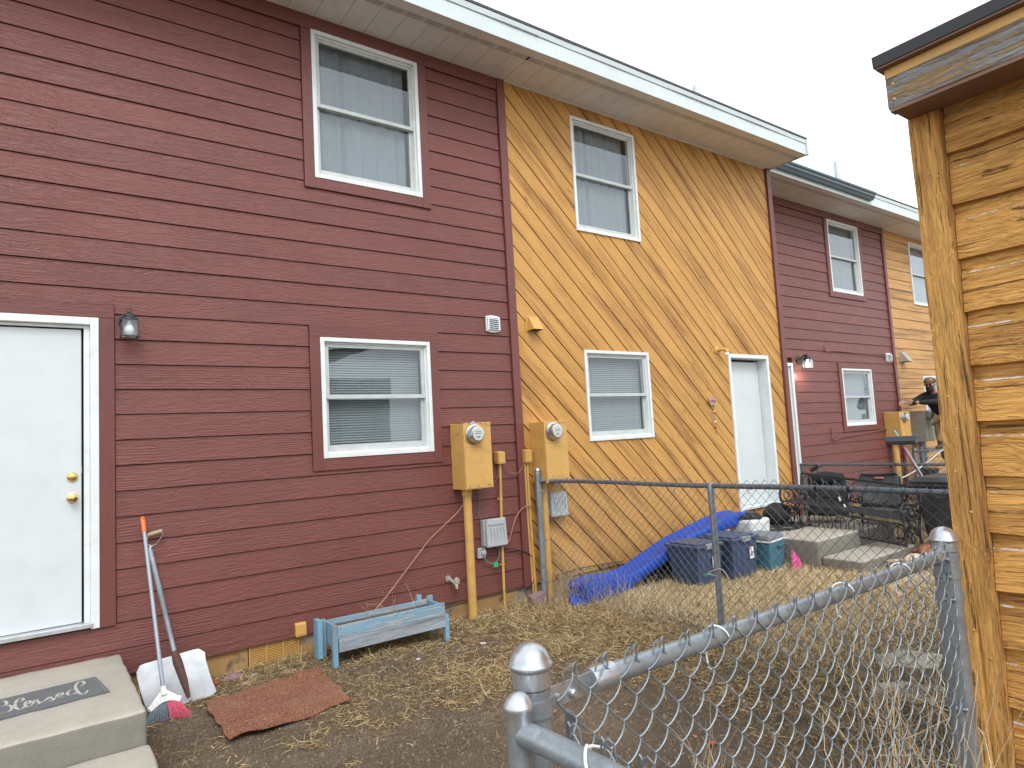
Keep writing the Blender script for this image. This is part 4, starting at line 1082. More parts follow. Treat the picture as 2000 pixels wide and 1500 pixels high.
# rust coir mat on the ground
cm = MB(); A, B, C_, D_ = Vector((.90, -.56, 0)), Vector((.885, -1.28, 0)), Vector((1.63, -1.17, 0)), Vector((1.685, -.44, 0)); n = 26
for top in (1, 0):
    for j in range(n + 1):
        for i in range(n + 1):
            u, v = i / n, j / n; p = A.lerp(D_, u).lerp(B.lerp(C_, u), v)
            p.x += .006 * math.sin(v * 20) * (1 if u in (0, 1) else .2); p.y += .008 * math.sin(u * 17)
            zz = float(gh(p.x, p.y)) + .020 + .012 * math.sin(u * 5.5 + 1) * v + .010 * max(0, u - .8) * 5 * v + .006 * math.sin(v * 7 + u * 4)
            cm.v.append((p.x, p.y, zz + (.008 if top else 0)))
for s0, flip in ((0, 0), ((n + 1) ** 2, 1)):
    for j in range(n):
        for i in range(n):
            k = s0 + j * (n + 1) + i; cm.f.append((k, k + 1, k + n + 2, k + n + 1)); cm.mi.append(0)
N1 = (n + 1) ** 2; per = [i for i in range(n + 1)] + [(j + 1) * (n + 1) - 1 for j in range(1, n + 1)] + [n * (n + 1) + i for i in range(n - 1, -1, -1)] + [j * (n + 1) for j in range(n - 1, 0, -1)]
for a, b in zip(per, per[1:] + per[:1]): cm.f.append((a, b, b + N1, a + N1)); cm.mi.append(0)
solo(cm, 'coir_mat', 'coir', 'rust-red coir mat lying crooked on the straw below the left wall', 'mat')

# broom
br = thing('broom', (.66, -.58, 0), 'angled broom with an orange-tipped grey handle and grey and pink bristles', 'broom')
top = Vector((.625, -.05, 1.205)); neck = Vector((.672, -.535, .165))
b = MB(); b.tube([neck, neck.lerp(top, .91)], .0118, 12); b.build('handle', 'grey_pole', br, smooth=True)
b = MB(); g0 = neck.lerp(top, .905); g1 = top; b.tube([g0, g0.lerp(g1, .1), g0.lerp(g1, .85), g1], [.0135, .0150, .0150, .009], 12); b.build('grip', 'orange', br, smooth=True)
b = MB(); hd = (g1 - g0).normalized(); b.lathe([(.006, -.0165), (.006, .0165)], g0.lerp(g1, .88), (0.2, -1, 0), 8); b.build('hanging_hole', 'dark', br)
dw = (neck - top).normalized(); sx_ = Vector((1, 0, 0)); ang = Vector((.99, -.02, .13)).normalized()
b = MB(); b.lathe([(.017, 0), (.019, .05), (.016, .055)], neck + dw * -.02, dw, 12)
hc = neck + dw * .055
for i in range(9):
    u = (i - 4) / 4; c = hc + ang * (.088 * u) + dw * (.028 * u * u * 1.2)
    if i < 8:
        u2 = (i - 3) / 4; c2 = hc + ang * (.088 * u2) + dw * (.028 * u2 * u2 * 1.2); b.bar(c, c2 + (c2 - c) * .06, .034, .032 - .004 * abs(u), upv=(0, -1, .3))
b.bar(hc + ang * -.075 + dw * .02, hc + dw * -.045 + ang * -.006, .022, .014, upv=(0, -1, .3)); b.bar(hc + ang * .075 + dw * .02, hc + dw * -.045 + ang * .006, .022, .014, upv=(0, -1, .3))
b.build('brush_head', 'white_plastic', br, bevel=.003)
for nm, mat_, u0, u1 in (('grey', 'bristle_grey', -1, .12), ('pink', 'bristle_pink', .12, 1)):
    b = MB(); rr = random.Random(5)
    for i in range(34 if nm == 'grey' else 28):
        u = u0 + (u1 - u0) * (i + rr.random() * .6) / (34 if nm == 'grey' else 28)
        for row in (-.011, 0, .011):
            a = hc + ang * (.088 * u) + dw * (.02 + .03 * u * u) + Vector((0, row, 0)); fl = ang * (.05 * u + rr.uniform(-.004, .004)) + Vector((0, row * .8, 0))
            e = a + dw * (.095 + .012 * u + rr.uniform(-.006, .004)) + fl + Vector((0, -.008, 0))
            b.tube([a, a.lerp(e, .5) + fl * .1, e], [.0026, .0023, .0017], 4)
    o = b.build('bristles', mat_, br); o['kind'] = 'stuff'; o['label'] = nm + ' half of the bristles'

# snow shovel
sh = thing('snow_shovel', (.78, -.4, 0), 'aluminium snow shovel with a wooden grip leaning on the red wall', 'shovel')
b = MB(); W0 = Vector((.600, -.455, .012)); W1 = Vector((1.015, -.395, .012)); U0 = Vector((.555, -.20, .255)); U1 = Vector((.975, -.155, .275)); n = 14; nr_ = 8
nb = ((W1 - W0).cross(U0 - W0)).normalized()
if nb.y > 0: nb = -nb
for th in (0, 1):
    for j in range(nr_ + 1):
        for i in range(n + 1):
            u, v = i / n, j / nr_; p = W0.lerp(W1, u).lerp(U0.lerp(U1, u), v)
            rc = max(0, abs(2 * u - 1) - .80) / .20; p = p + (W0 + W1 + U0 + U1 - p * 4) * .0 - (U0 - W0).normalized() * (.045 * rc * rc * (1 if v > .8 else 0) * (v - .8) / .2) + (U0 - W0).normalized() * (.02 * rc * rc * (1 if v < .15 else 0))
            cv_ = -nb * (.022 * math.sin(math.pi * min(1, v * 1.0)) ** 1) + nb * (.0018 * math.sin(u * 44)) * (1 if v < .97 else 0)
            b.v.append(tuple(p + cv_ - nb * (.003 * th)))
N2 = (n + 1) * (nr_ + 1)
for s0 in (0, N2):
    for j in range(nr_):
        for i in range(n):
            k = s0 + j * (n + 1) + i; b.f.append((k, k + 1, k + n + 2, k + n + 1)); b.mi.append(0)
per = [i for i in range(n + 1)] + [(j + 1) * (n + 1) - 1 for j in range(1, nr_ + 1)] + [nr_ * (n + 1) + i for i in range(n - 1, -1, -1)] + [j * (n + 1) for j in range(nr_ - 1, 0, -1)]
for a, c in zip(per, per[1:] + per[:1]): b.f.append((a, c, c + N2, a + N2)); b.mi.append(0)
b.build('blade', 'alu', sh, smooth=True)
s0 = Vector((.825, -.46, .085)); s1 = Vector((.772, -.335, .31)); s2 = Vector((.668, -.06, .975))
b = MB(); b.tube([s0 + Vector((.004, -.004, -.03)), s0.lerp(s1, .3), s0.lerp(s1, .8), s1.lerp(s2, .03)], [.012, .024, .030, .021], 10); b.build('wooden_handle', 'brown_wood', sh, smooth=True)
b = MB(); b.tube([s1, s1.lerp(s2, .5), s1.lerp(s2, .505), s2], [.0155, .0155, .0175, .0165], 12); b.build('shaft', 'galv', sh, smooth=True)
b = MB(); g = Vector((.700, -.045, 1.085)); tpt = s2.lerp(g, .25)
b.tube([s2, tpt], [.012, .014], 10); gl, gr = g + Vector((-.045, 0, -.008)), g + Vector((.045, 0, .010))
b.tube(smooth_path([tpt, tpt + Vector((-.025, 0, .015)), gl + Vector((-.003, 0, -.03)), gl], 4), .003, 6); b.tube(smooth_path([tpt, tpt + Vector((.03, 0, .008)), gr + Vector((.003, 0, -.03)), gr], 4), .003, 6)
b.build('grip_bracket', 'steel', sh, smooth=True)
b = MB(); b.tube([gl, gl.lerp(gr, .5), gr], [.0125, .015, .0125], 12); b.build('grip', 'tan_wood', sh, smooth=True)

# ------------------------------------------------------------------ blue planter
pl = thing('wooden_planter', (2.25, -.4, 0), 'flaking pale blue wooden planter trough on legs against the red wall', 'planter')
X0, X1, YA, YB = 1.83, 2.735, -.455, -.215
def bd_(nm, mat_, *a, bev=.002, lab=None):
    b = MB(); b.box(*a); o = b.build(nm, mat_, pl, bevel=bev)
    if lab: o['label'] = lab
    return o
bd_('board', 'bluew', X0 + .001, X1, YA - .019, YA - .001, .205, .298, lab='brighter blue upper front board'); bd_('board', 'bluew_grey', X0 + .006, X1 + .004, YA - .021, YA - .001, .108, .2035, lab='weathered grey lower front board')
bd_('board', 'bluew', X0, X1, YB + .001, YB + .019, .205, .29); bd_('board', 'bluew', X0, X1, YB + .001, YB + .019, .11, .203)
bd_('board', 'bluew_z', X0 - .0, X0 + .019, YA, YB, .12, .285); bd_('board', 'bluew_z', X1 - .02, X1 - .001, YA, YB, .12, .285)
bd_('board', 'bluew_z', X0 + .02, X1 - .021, YA, YB, .10, .118)
for x in (X0 - .040, X1 - .004):
    for y in (YA - .02, YB - .018):
        bd_('leg', 'bluew_z', x, x + .038, y, y + .038, -.02, .305 if x < 2 else .20)
bd_('leg', 'bluew_z', X0 - .082, X0 - .044, YB - .06, YB + .03, .03, .315)
bd_('leg', 'bluew_z', X1 - .10, X1 - .06, YB + .02, YB + .05, .0, .33)
bd_('leg', 'bluew_z', X1 - .02, X1 + .03, YB - .01, YB + .018, .0, .315)
so = MB(); so.box(X0 + .02, X1 - .022, YA + .001, YB - .001, .12, .25); so.build('soil', 'ground', pl)
for (x, z) in ((X0 + .02, .28), (X0 + .025, .225), (X0 + .035, .185), (X1 - .02, .28), (X1 - .02, .22), (2.30, .285), (2.30, .22), (2.27, .18), (2.6, .19)):
    nh = MB(); nh.lathe([(.004, 0), (.003, .0015)], (x, YA - .0195 if z > .204 else YA - .0215, z), (0, -1, 0), 6); nh.build('nail_head', 'black', pl)

# ------------------------------------------------------------------ utilities on the walls
def meter_box(x0, x1, z0, z1, yw, dep, label, body, grey=False, group='electric meter boxes'):
    t = thing('meter_box', ((x0 + x1) / 2, yw, z0), label, 'meter box', group)
    xm = x0 + (x1 - x0) * .575
    b = MB(); b.box(x0, x1, yw - dep * .15, yw - .001, z0 - .0, z1); b.box(x0, xm - .002, yw - dep, yw - dep * .15 - .001, z0, z1 - .003); b.build('housing', body, t, bevel=.004)
    b = MB(); b.box(xm + .002, x1 - .004, yw - dep + .012, yw - dep * .15 - .001, z0 + .003, z1 - .006); b.box(xm + .0, x1, yw - dep + .006, yw - .002, z1 - .006, z1 + .003); b.build('side_cover', body, t, bevel=.003)
    b = MB(); b.box(x0 + .006, xm - .008, yw - dep - .006, yw - dep - .0005, z0 + .012, z1 - .20); b.box(x0 + .006, xm - .008, yw - dep - .009, yw - dep - .0065, z1 - .215, z1 - .203); b.build('front_cover', body, t, bevel=.002)
    cx = x0 + (xm - x0) * .60; cz = z1 - .105; y = yw - dep
    b = MB(); b.lathe([(.088, 0), (.092, .004), (.092, .018), (.080, .024)], (cx, y, cz), (0, -1, 0), 26); b.build('meter_ring', 'steel' if not grey else 'meter_grey', t, smooth=True)
    b = MB(); b.lathe([(.078, .0), (.076, .035), (.070, .055), (.060, .060)], (cx, y - .018, cz), (0, -1, 0), 26); md = b.build('meter', 'steel' if not grey else 'grey_plastic', t, smooth=True)
    b = MB(); b.lathe([(.058, 0), (.058, .003)], (cx, y - .078, cz), (0, -1, 0), 24); b.build('dial', 'dial', md)
    for (w_, zz) in ((.060, .020), (.075, .004), (.05, -.022), (.035, -.034)):
        k = MB(); k.box(cx - w_ / 2, cx + w_ / 2, y - .0818, y - .0815, cz + zz, cz + zz + .0045); k.build('dial_print', 'slot', md)
    b = MB(); b.box(x0 - .001 + .02, x0 + .05, y - .012, y - .001, cz - .045, cz - .012); b.build('seal_tab', 'steel', t)
    for xx in (x0 + .04, xm - .05, x1 - .05):
        k = MB(); k.lathe([(.005, 0), (.005, .004)], (xx, y - .0065 if xx < xm else y + .011, z0 + .03), (0, -1, 0), 8); k.build('screw', 'black', t)
    for xx in (xm + .03, x1 - .05):
        k = MB(); k.box(xx, xx + .03, y + .005, y + .012, z1 - .022, z1 - .004); k.build('hinge', body, t)
    return t
m1 = meter_box(3.145, 3.455, 1.165, 1.765, 0, .235, 'ochre electric meter box on the red wall, left of the corner board', 'gold_p')
b = MB(); b.lathe([(.040, -.05), (.040, 1.10), (.048, 1.105), (.048, 1.16)], (3.235, -.10, 0), (0, 0, 1), 16); b.build('conduit', 'gold_p', m1, smooth=True)
for z in (.70, .60, .28):
    b = MB(); b.lathe([(.0402, 0), (.0412, .001), (.0412, .004), (.0402, .005)], (3.235, -.10, z), (0, 0, 1), 16); b.build('conduit_joint', 'meter_grey', m1)
b = MB(); b.bar((3.215, -.242, 1.755), (3.26, -.238, 1.775), .012, .018); b.tube(smooth_path([(3.23, -.24, 1.77), (3.19, -.22, 1.775), (3.155, -.18, 1.70), (3.143, -.12, 1.66)], 4), .0035, 6); b.build('ground_clamp', 'steel', m1)
m2 = meter_box(4.078, 4.385, 1.145, 1.755, 0, .235, 'ochre electric meter box on the diagonal boards, right above the first fence post', 'gold_p')
b = MB(); b.lathe([(.040, -.05), (.040, 1.145)], (4.15, -.075, 0), (0, 0, 1), 14); b.build('conduit', 'gold_p', m2, smooth=True)
m3 = meter_box(12.93, 13.38, 1.10, 1.70, YW, .28, 'ochre electric meter box at the end of the farther red wall', 'gold_p')
b = MB(); b.lathe([(.060, -.05), (.060, 1.10)], (13.0, YW - .12, 0), (0, 0, 1), 14); b.build('conduit', 'gold_p', m3, smooth=True)
m4 = meter_box(13.95, 14.55, 1.10, 1.70, YW, .28, 'grey and rusty tan electric meter box beside the man', 'meter_grey', True)
b = MB(); b.lathe([(.060, -.05), (.060, 1.10)], (14.15, YW - .12, 0), (0, 0, 1), 14); b.build('conduit', 'galv', m4, smooth=True)

def junction(x, z, w_, h_, dep, yw, label, mat_='gold_p', pipe=None, nm='junction_box'):
    t = thing(nm, (x, yw, z), label, 'junction box')
    b = MB(); b.hexa([(x - w_ / 2, yw - dep, z), (x + w_ / 2, yw - dep, z), (x + w_ / 2, yw - .001, z + .004), (x - w_ / 2, yw - .001, z + .004),
                      (x - w_ / 2, yw - dep + .006, z + h_), (x + w_ / 2, yw - dep + .006, z + h_), (x + w_ / 2, yw - .001, z + h_ + .008), (x - w_ / 2, yw - .001, z + h_ + .008)]); b.build('housing', mat_, t, bevel=.005)
    b = MB(); b.box(x - w_ / 2 + .006, x + w_ / 2 - .006, yw - dep - .004, yw - dep, z + .012, z + h_ - .004); b.build('lid', mat_, t, bevel=.0015)
    if pipe:
        b = MB(); b.tube(smooth_path([Vector(p) for p in pipe], 4), .0135, 10); b.build('conduit', 'gold_p', t, smooth=True)
        for k in range(2):
            p = Vector(pipe[1]).lerp(Vector(pipe[-1]), .15 + .5 * k); c = MB(); c.lathe([(.0155, -.006), (.0155, .006)], p, (0, 0, 1), 10); c.box(p.x - .035, p.x, p.y + .004, p.y + .012, p.z - .007, p.z + .007); c.build('pipe_strap', 'gold_p', t)
    return t
junction(3.665, 1.365, .085, .115, .075, 0, 'small ochre junction box and thin conduit on the red wall by the corner board', pipe=[(3.665, -.035, 1.365), (3.665, -.03, 1.22), (3.645, -.03, .6), (3.635, -.03, -.02)])
jb2 = junction(3.995, 1.355, .085, .125, .075, 0, 'small ochre junction box over thin conduits, on the corner left of the second meter box', pipe=[(4.0, -.035, 1.355), (4.0, -.03, 1.2), (4.005, -.03, .6), (4.02, -.03, .02)])
b = MB(); b.tube([(3.972, -.028, 1.36), (3.975, -.024, .7), (3.995, -.024, .02)], .010, 8); b.build('conduit', 'gold_p', jb2, smooth=True)
junction(1.703, .165, .085, .095, .04, 0, 'small ochre outlet box at the foot of the red wall, left of the blue planter', nm='outlet_box')
def util_box(x0, x1, z0, z1, yw, label):
    t = thing('utility_box', ((x0 + x1) / 2, yw, z0), label, 'utility box', 'grey utility boxes'); d = .10
    b = MB(); b.box(x0, x1 - .02, yw - d * .55, yw - .001, z0 + .01, z1 - .006); b.build('housing', 'grey_plastic', t, bevel=.006)
    b = MB(); b.hexa([(x0 + .01, yw - d, z0), (x1, yw - d, z0), (x1, yw - d * .5, z0), (x0 + .01, yw - d * .5, z0), (x0 + .016, yw - d + .014, z1), (x1 - .004, yw - d + .014, z1), (x1 - .004, yw - d * .5, z1), (x0 + .016, yw - d * .5, z1)]); b.build('lid', 'grey_plastic', t, bevel=.012, seg=3)
    b = MB(); b.box(x0 + .04, x1 - .03, yw - d + .003, yw - d + .011, z1 - .06, z1 - .035); b.build('lid_ridge', 'grey_plastic', t, bevel=.003)
    for i in range(5):
        xx = x0 + .055 + i * (x1 - x0 - .10) / 4; b = MB(); b.box(xx, xx + .004, yw - d - .0015, yw - d + .008, z0 + .05, z1 - .08); b.build('lid_rib', 'grey_plastic', t)
    return t
util_box(3.425, 3.67, .60, .86, 0, 'pale grey utility box low on the red wall beside the thick conduit')
util_box(4.215, 4.45, .79, 1.035, 0, 'pale grey utility box on the diagonal boards behind the chain-link')
def cable(pts, r, mat_, label, extra=None):
    b = MB(); b.tube(smooth_path(pts, 6), r, 6); return solo(b, 'cable', mat_, label, 'cable', 'cables on the walls', smooth=True)
cable([(3.205, -.065, 1.02), (3.15, -.05, .955), (3.02, -.035, .86), (2.86, -.03, .745), (2.70, -.04, .60), (2.55, -.06, .47), (2.38, -.10, .335), (2.24, -.16, .26), (2.15, -.2, .25)], .0052, 'wire_tan', 'tan cable running slantwise down the red wall into the planter')
cable([(3.41, -.02, 1.165), (3.425, -.015, 1.03), (3.40, -.02, .92), (3.43, -.03, .865)], .0032, 'wire_green', 'thin green-grey cable between the first meter box and the grey box')
cable([(3.655, -.03, 1.36), (3.64, -.02, 1.24), (3.59, -.02, 1.20), (3.50, -.03, 1.22)], .0028, 'wire_tan', 'short tan cable looping from the small junction box to the meter box')
cable([(3.70, -.05, 1.36), (3.78, -.03, 1.28), (3.88, -.03, 1.26), (3.965, -.04, 1.36)], .003, 'wire_tan', 'tan cable sagging between the two small junction boxes')
cable([(3.67, -.06, .60), (3.72, -.05, .64), (3.79, -.05, .80), (3.86, -.05, .89), (3.94, -.05, .93), (4.02, -.06, .93)], .0062, 'wire_red', 'dusty red cable curving from the grey box to the fence post')
cable([(3.66, -.02, .56), (3.76, -.025, .54), (3.90, -.03, .50), (4.0, -.03, .42), (4.03, -.03, .30), (4.0, -.03, .20), (3.9, -.03, .15), (3.6, -.03, .145), (3.3, -.03, .14), (2.95, -.03, .125), (2.8, -.05, .10)], .0055, 'wire_black', 'black cable along the foot of the red wall')
cable([(3.42, -.03, .62), (3.415, -.04, .54), (3.45, -.05, .47), (3.52, -.05, .445), (3.58, -.05, .48), (3.60, -.04, .56), (3.58, -.03, .60)], .005, 'wire_green', 'green wire loop hanging under the grey utility box')
cable([(4.30, -.025, .20), (4.6, -.02, .22), (4.9, -.025, .215), (5.25, -.03, .20)], .006, 'wire_black', 'black cable along the foot of the diagonal boards')
cable([(11.0, YW - .02, 2.88), (11.05, YW - .015, 2.80), (11.4, YW - .015, 2.81), (12.2, YW - .015, 2.80), (13.3, YW - .015, 2.77), (13.52, YW - .02, 2.72), (13.55, YW - .025, 2.0), (13.58, YW - .025, 1.72)], .008, 'wire_brown', 'brownish cable stapled across the farther red wall')
cable([(11.0, YW - .02, 1.50), (11.0, YW - .02, 1.27), (11.3, YW - .02, 1.31), (12.1, YW - .02, 1.34), (12.95, YW - .03, 1.40)], .009, 'wire_brown', 'red-brown cable under the lower window of the farther red house')
cable([(11.5, -.2, .60), (11.75, -.2, .62), (12.2, -.2, .70), (12.7, -.2, .82), (13.2, -.2, .95), (13.75, -.15, 1.02), (14.1, -.1, 1.0)], .010, 'wire_white', 'white cord rising towards the stepladder')
cable([(4.02, -.06, .62), (4.0, -.10, .60), (3.985, -.165, .565)], .004, 'wire_green', 'stub of grey wire beside the first fence post')
b = MB(); b.obox((3.545, -.052, .425), (1, 0, 0), (0, 1, 0), (0, 0, 1), .024, .009, .019); solo(b, 'cable_tag', 'green', 'small bright green tag hanging under the grey utility box', 'tag', bevel=.003)
t = thing('wall_plate', (3.41, 0, .50), 'small flat grey wall plate left of the green tag', 'wall plate')
b = MB(); b.box(3.37, 3.455, -.028, -.001, .505, .60); b.build('plate', 'grey_plastic', t, bevel=.004); b = MB(); b.lathe([(.028, 0), (.027, .012), (.015, .02)], (3.43, -.028, .552), (0, -1, 0), 12); b.build('knob', 'grey_plastic', t, smooth=True)

# hose bib
t = thing('hose_bib', (3.06, 0, .30), 'ochre-splashed outdoor tap low on the red wall', 'tap')
b = MB(); b.lathe([(.030, 0), (.030, .008)], (3.05, -.001, .375), (0, -1, 0), 8); b.tube([(3.05, -.01, .375), (3.06, -.05, .362), (3.07, -.085, .345)], [.012, .014, .013], 10); b.tube([(3.07, -.08, .35), (3.075, -.105, .325), (3.075, -.108, .295)], [.014, .014, .012], 10); b.build('spout', 'meter_grey', t, smooth=True)
b = MB(); b.lathe([(.010, 0), (.030, .006), (.031, .016), (.012, .020)], (3.085, -.085, .36), (.25, -.85, .35), 10); b.build('tap_handle', 'tan_rock', t)

# vents
def louvre(x0, x1, z0, z1, yw, label):
    t = thing('wall_vent', ((x0 + x1) / 2, yw, z0), label, 'vent', 'white louvred wall vents'); cx = (x0 + x1) / 2; w2 = (x1 - x0) / 2
    b = MB(); n = 8; P = []
    for i in range(n + 1): u = -1 + 2 * i / n; P.append((cx + w2 * u, z1 - .012 * abs(u) ** 2.5))
    Q_ = [(x, z0 + (z1 - z)) for x, z in reversed(P)]
    b.prism([(x, yw - .018, z) for x, z in P + Q_], (0, .017, 0)); b.build('vent_plate', 'white', t, bevel=.003)
    b = MB(); b.box(x0 + .022, x1 - .022, yw - .0195, yw - .0185, z0 + .024, z1 - .024); b.build('vent_opening', 'slot', t)
    for i in range(6):
        z = z0 + .026 + i * (z1 - z0 - .05) / 6; b = MB()
        b.hexa([(x0 + .02, yw - .040, z), (x1 - .02, yw - .040, z), (x1 - .02, yw - .020, z + .009), (x0 + .02, yw - .020, z + .009), (x0 + .02, yw - .040, z + .003), (x1 - .02, yw - .040, z + .003), (x1 - .02, yw - .020, z + .014), (x0 + .02, yw - .020, z + .014)])
        b.build('slat', 'white', t)
    for s_ in (x0 + .008, x1 - .022):
        b = MB(); b.box(s_, s_ + .014, yw - .040, yw - .0185, z0 + .02, z1 - .02); b.build('vent_side', 'white', t)
louvre(3.605, 3.765, 2.655, 2.825, 0, 'white louvred vent near the right end of the nearest red wall')
louvre(13.24, 13.45, 2.665, 2.84, YW, 'white louvred vent on the farther red wall')
def hood(x, z, yw, s_, mat_, label):
    t = thing('vent_hood', (x, yw, z), label, 'vent hood', 'hooded wall vents')
    b = MB(); b.hexa([(x - .07 * s_, yw - .13 * s_, z), (x + .07 * s_, yw - .13 * s_, z), (x + .08 * s_, yw - .002, z - .004), (x - .08 * s_, yw - .002, z - .004),
                      (x - .065 * s_, yw - .03 * s_, z + .15 * s_), (x + .065 * s_, yw - .03 * s_, z + .15 * s_), (x + .07 * s_, yw - .002, z + .15 * s_), (x - .07 * s_, yw - .002, z + .15 * s_)]); b.build('hood', mat_, t, bevel=.004)
    b = MB(); b.box(x - .058 * s_, x + .058 * s_, yw - .115 * s_, yw - .02, z - .006, z - .001); b.build('opening', 'slot', t)
    b = MB(); b.box(x - .092 * s_, x + .092 * s_, yw - .006, yw - .001, z - .01, z + .165 * s_); b.build('flange', mat_, t)
hood(4.19, 2.70, 0, .92, 'gold_p', 'ochre vent hood on the diagonal boards near the corner board')
hood(13.93, 2.68, YW, 1.3, 'meter_grey', 'grey vent hood on the farthest ochre wall')

# lamps
def lantern(x, z, yw, s_, lit, label):
    t = thing('wall_lantern', (x, yw, z), label, 'wall lantern', 'black wall lanterns'); xl = x + .0; yl = yw - .115 * s_
    b = MB(); b.lathe([(.055 * s_, 0), (.055 * s_, .008), (.040 * s_, .022), (.016 * s_, .028)], (x - .0, yw - .001, z + .13 * s_), (0, -1, 0), 18)
    b.tube(smooth_path([(x, yw - .02, z + .13 * s_), (x, yw - .07 * s_, z + .175 * s_), (xl, yl, z + .165 * s_)], 4), .010 * s_, 8); b.build('wall_mount', 'black', t, smooth=True)
    b = MB(); b.lathe([(.052 * s_, .124 * s_), (.050 * s_, .132 * s_), (.036 * s_, .142 * s_), (.034 * s_, .158 * s_), (.012 * s_, .170 * s_)], (xl, yl, z), (0, 0, 1), 16)
    b.tube([(xl + .016 * s_ * math.cos(a), yl, z + .186 * s_ + .016 * s_ * math.sin(a)) for a in [i * math.pi / 6 for i in range(12)]], .0026 * s_, 6, closed=True); b.build('cap', 'black', t, smooth=True)
    b = MB(); h2_ = .046 * s_
    for (sx, sy) in ((-1, -1), (1, -1), (1, 1), (-1, 1)): b.bar((xl + sx * h2_, yl + sy * h2_, z), (xl + sx * h2_ * 1.0, yl + sy * h2_, z + .122 * s_), .006 * s_, .006 * s_)
    for zz in (.004, .120):
        for a, c in (((-1, -1), (1, -1)), ((1, -1), (1, 1)), ((1, 1), (-1, 1)), ((-1, 1), (-1, -1))):
            k = 1.12 if zz < .01 else 1.06
            b.bar((xl + a[0] * h2_ * k, yl + a[1] * h2_ * k, z + zz * s_), (xl + c[0] * h2_ * k, yl + c[1] * h2_ * k, z + zz * s_), .007 * s_, .007 * s_)
    b.build('frame', 'black', t)
    for (dx, dy) in ((0, -1), (1, 0), (-1, 0), (0, 1)):
        b = MB(); hx = h2_ - .003 if dx == 0 else .0008; hy = h2_ - .003 if dy == 0 else .0008; cx, cy = xl + dx * h2_, yl + dy * h2_
        b.box(cx - hx, cx + hx, cy - hy, cy + hy, z + .009 * s_, z + .116 * s_); b.build('pane', 'glass', t)
    b = MB(); b.lathe([(.010 * s_, .128 * s_), (.013 * s_, .100 * s_), (.018 * s_, .085 * s_), (.029 * s_, .062 * s_), (.030 * s_, .045 * s_), (.024 * s_, .028 * s_), (.010 * s_, .018 * s_)], (xl, yl, z), (0, 0, 1), 16); b.build('bulb', 'bulb_on' if lit else 'bulb_off', t, smooth=True)
    return t
lantern(.548, 2.445, 0, 1.02, False, 'black square wall lantern with an unlit bulb beside the left white door')
lan = lantern(10.20, 2.46, YW, 1.30, True, 'black wall lantern with a lit bulb on the farther red house')
ld = bpy.data.lights.new('lantern_light', 'POINT'); ld.energy = 2.5; ld.color = (1, .85, .68); ld.shadow_soft_size = .04
lo = bpy.data.objects.new('lantern_light', ld); COL.objects.link(lo); lo.location = (10.20, YW - .15, 2.36)
t = thing('bulb_lamp', (7.22, 0, 2.56), 'bare white bulb on an ochre holder left of the recessed white door', 'wall lamp')
b = MB(); b.lathe([(.050, 0), (.050, .012), (.036, .022)], (7.225, -.001, 2.60), (0, -1, 0), 14); b.tube(smooth_path([(7.225, -.02, 2.60), (7.25, -.09, 2.605), (7.28, -.11, 2.60)], 3), .022, 10); b.lathe([(.028, 0), (.030, .03), (.022, .04)], (7.285, -.112, 2.565), (0, 0, 1), 12); b.build('holder', 'gold_p', t, smooth=True)
b = MB(); b.ball((7.285, -.112, 2.538), .031, n=8); b.build('bulb', 'bulb_off', t, smooth=True)

# ------------------------------------------------------------------ things in the ochre yard
GP = 'things left in the ochre yard'
sl = thing('playground_slide', (5.4, -.35, 0), 'blue plastic playground slide propped along the diagonal boards', 'slide')
top_pts = [(4.22, .08), (4.235, .19), (4.45, .215), (4.72, .195), (4.99, .23), (5.31, .33), (5.65, .43), (6.14, .525), (6.50, .59), (6.74, .60), (6.88, .575), (6.93, .50)]
bot_pts = [(4.24, .0), (4.28, .0), (4.45, -.01), (4.72, .03), (5.02, .13), (5.33, .22), (5.67, .32), (6.14, .40), (6.48, .44), (6.72, .47), (6.86, .475), (6.91, .48)]
TP = smooth_path([(x, 0, z) for x, z in top_pts], 4); BP = smooth_path([(x, 0, z) for x, z in bot_pts], 4)
b = MB(); prof = lambda t_, q_, k: None
N = len(TP)
for i in range(N):
    T_, B_ = TP[i], BP[i]; hgt = T_ - B_
    # outer skirt, rounded rim, inner chute
    P = [(-.50, B_), (-.515, B_.lerp(T_, .25)), (-.515, B_.lerp(T_, .9)), (-.508, B_.lerp(T_, .98)), (-.495, T_), (-.475, T_), (-.465, B_.lerp(T_, .97)), (-.45, B_.lerp(T_, .90)), (-.42, B_.lerp(T_, .86)),
         (-.33, B_.lerp(T_, .86)), (-.30, B_.lerp(T_, .90)), (-.285, B_.lerp(T_, .97)), (-.275, T_), (-.255, T_), (-.24, B_.lerp(T_, .95)), (-.235, B_.lerp(T_, .25)), (-.24, B_)]
    for y, q in P: b.v.append((q.x, y - .035, q.z))
n = 17
for i in range(N - 1):
    for k in range(n - 1): b.f.append((i * n + k, i * n + k + 1, (i + 1) * n + k + 1, (i + 1) * n + k)); b.mi.append(0)
b.f.append(tuple(range(n))); b.mi.append(0); b.f.append(tuple((N - 1) * n + k for k in range(n))); b.mi.append(0)
b.build('chute', 'slide', sl, smooth=True)
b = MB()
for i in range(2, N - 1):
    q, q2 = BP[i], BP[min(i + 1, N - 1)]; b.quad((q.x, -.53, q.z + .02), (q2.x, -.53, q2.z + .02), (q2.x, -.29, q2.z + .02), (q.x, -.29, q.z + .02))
b.build('underside', 'slide_shade', sl)
b = MB(); b.prism([(4.86, -.44, -.02), (5.75, -.44, -.02), (5.72, -.44, .33), (5.33, -.44, .215), (5.02, -.44, .125)], (0, .10, 0)); b.build('shade_panel', 'slide_shade', sl)  # added black panel standing in for the shadow between slide and totes
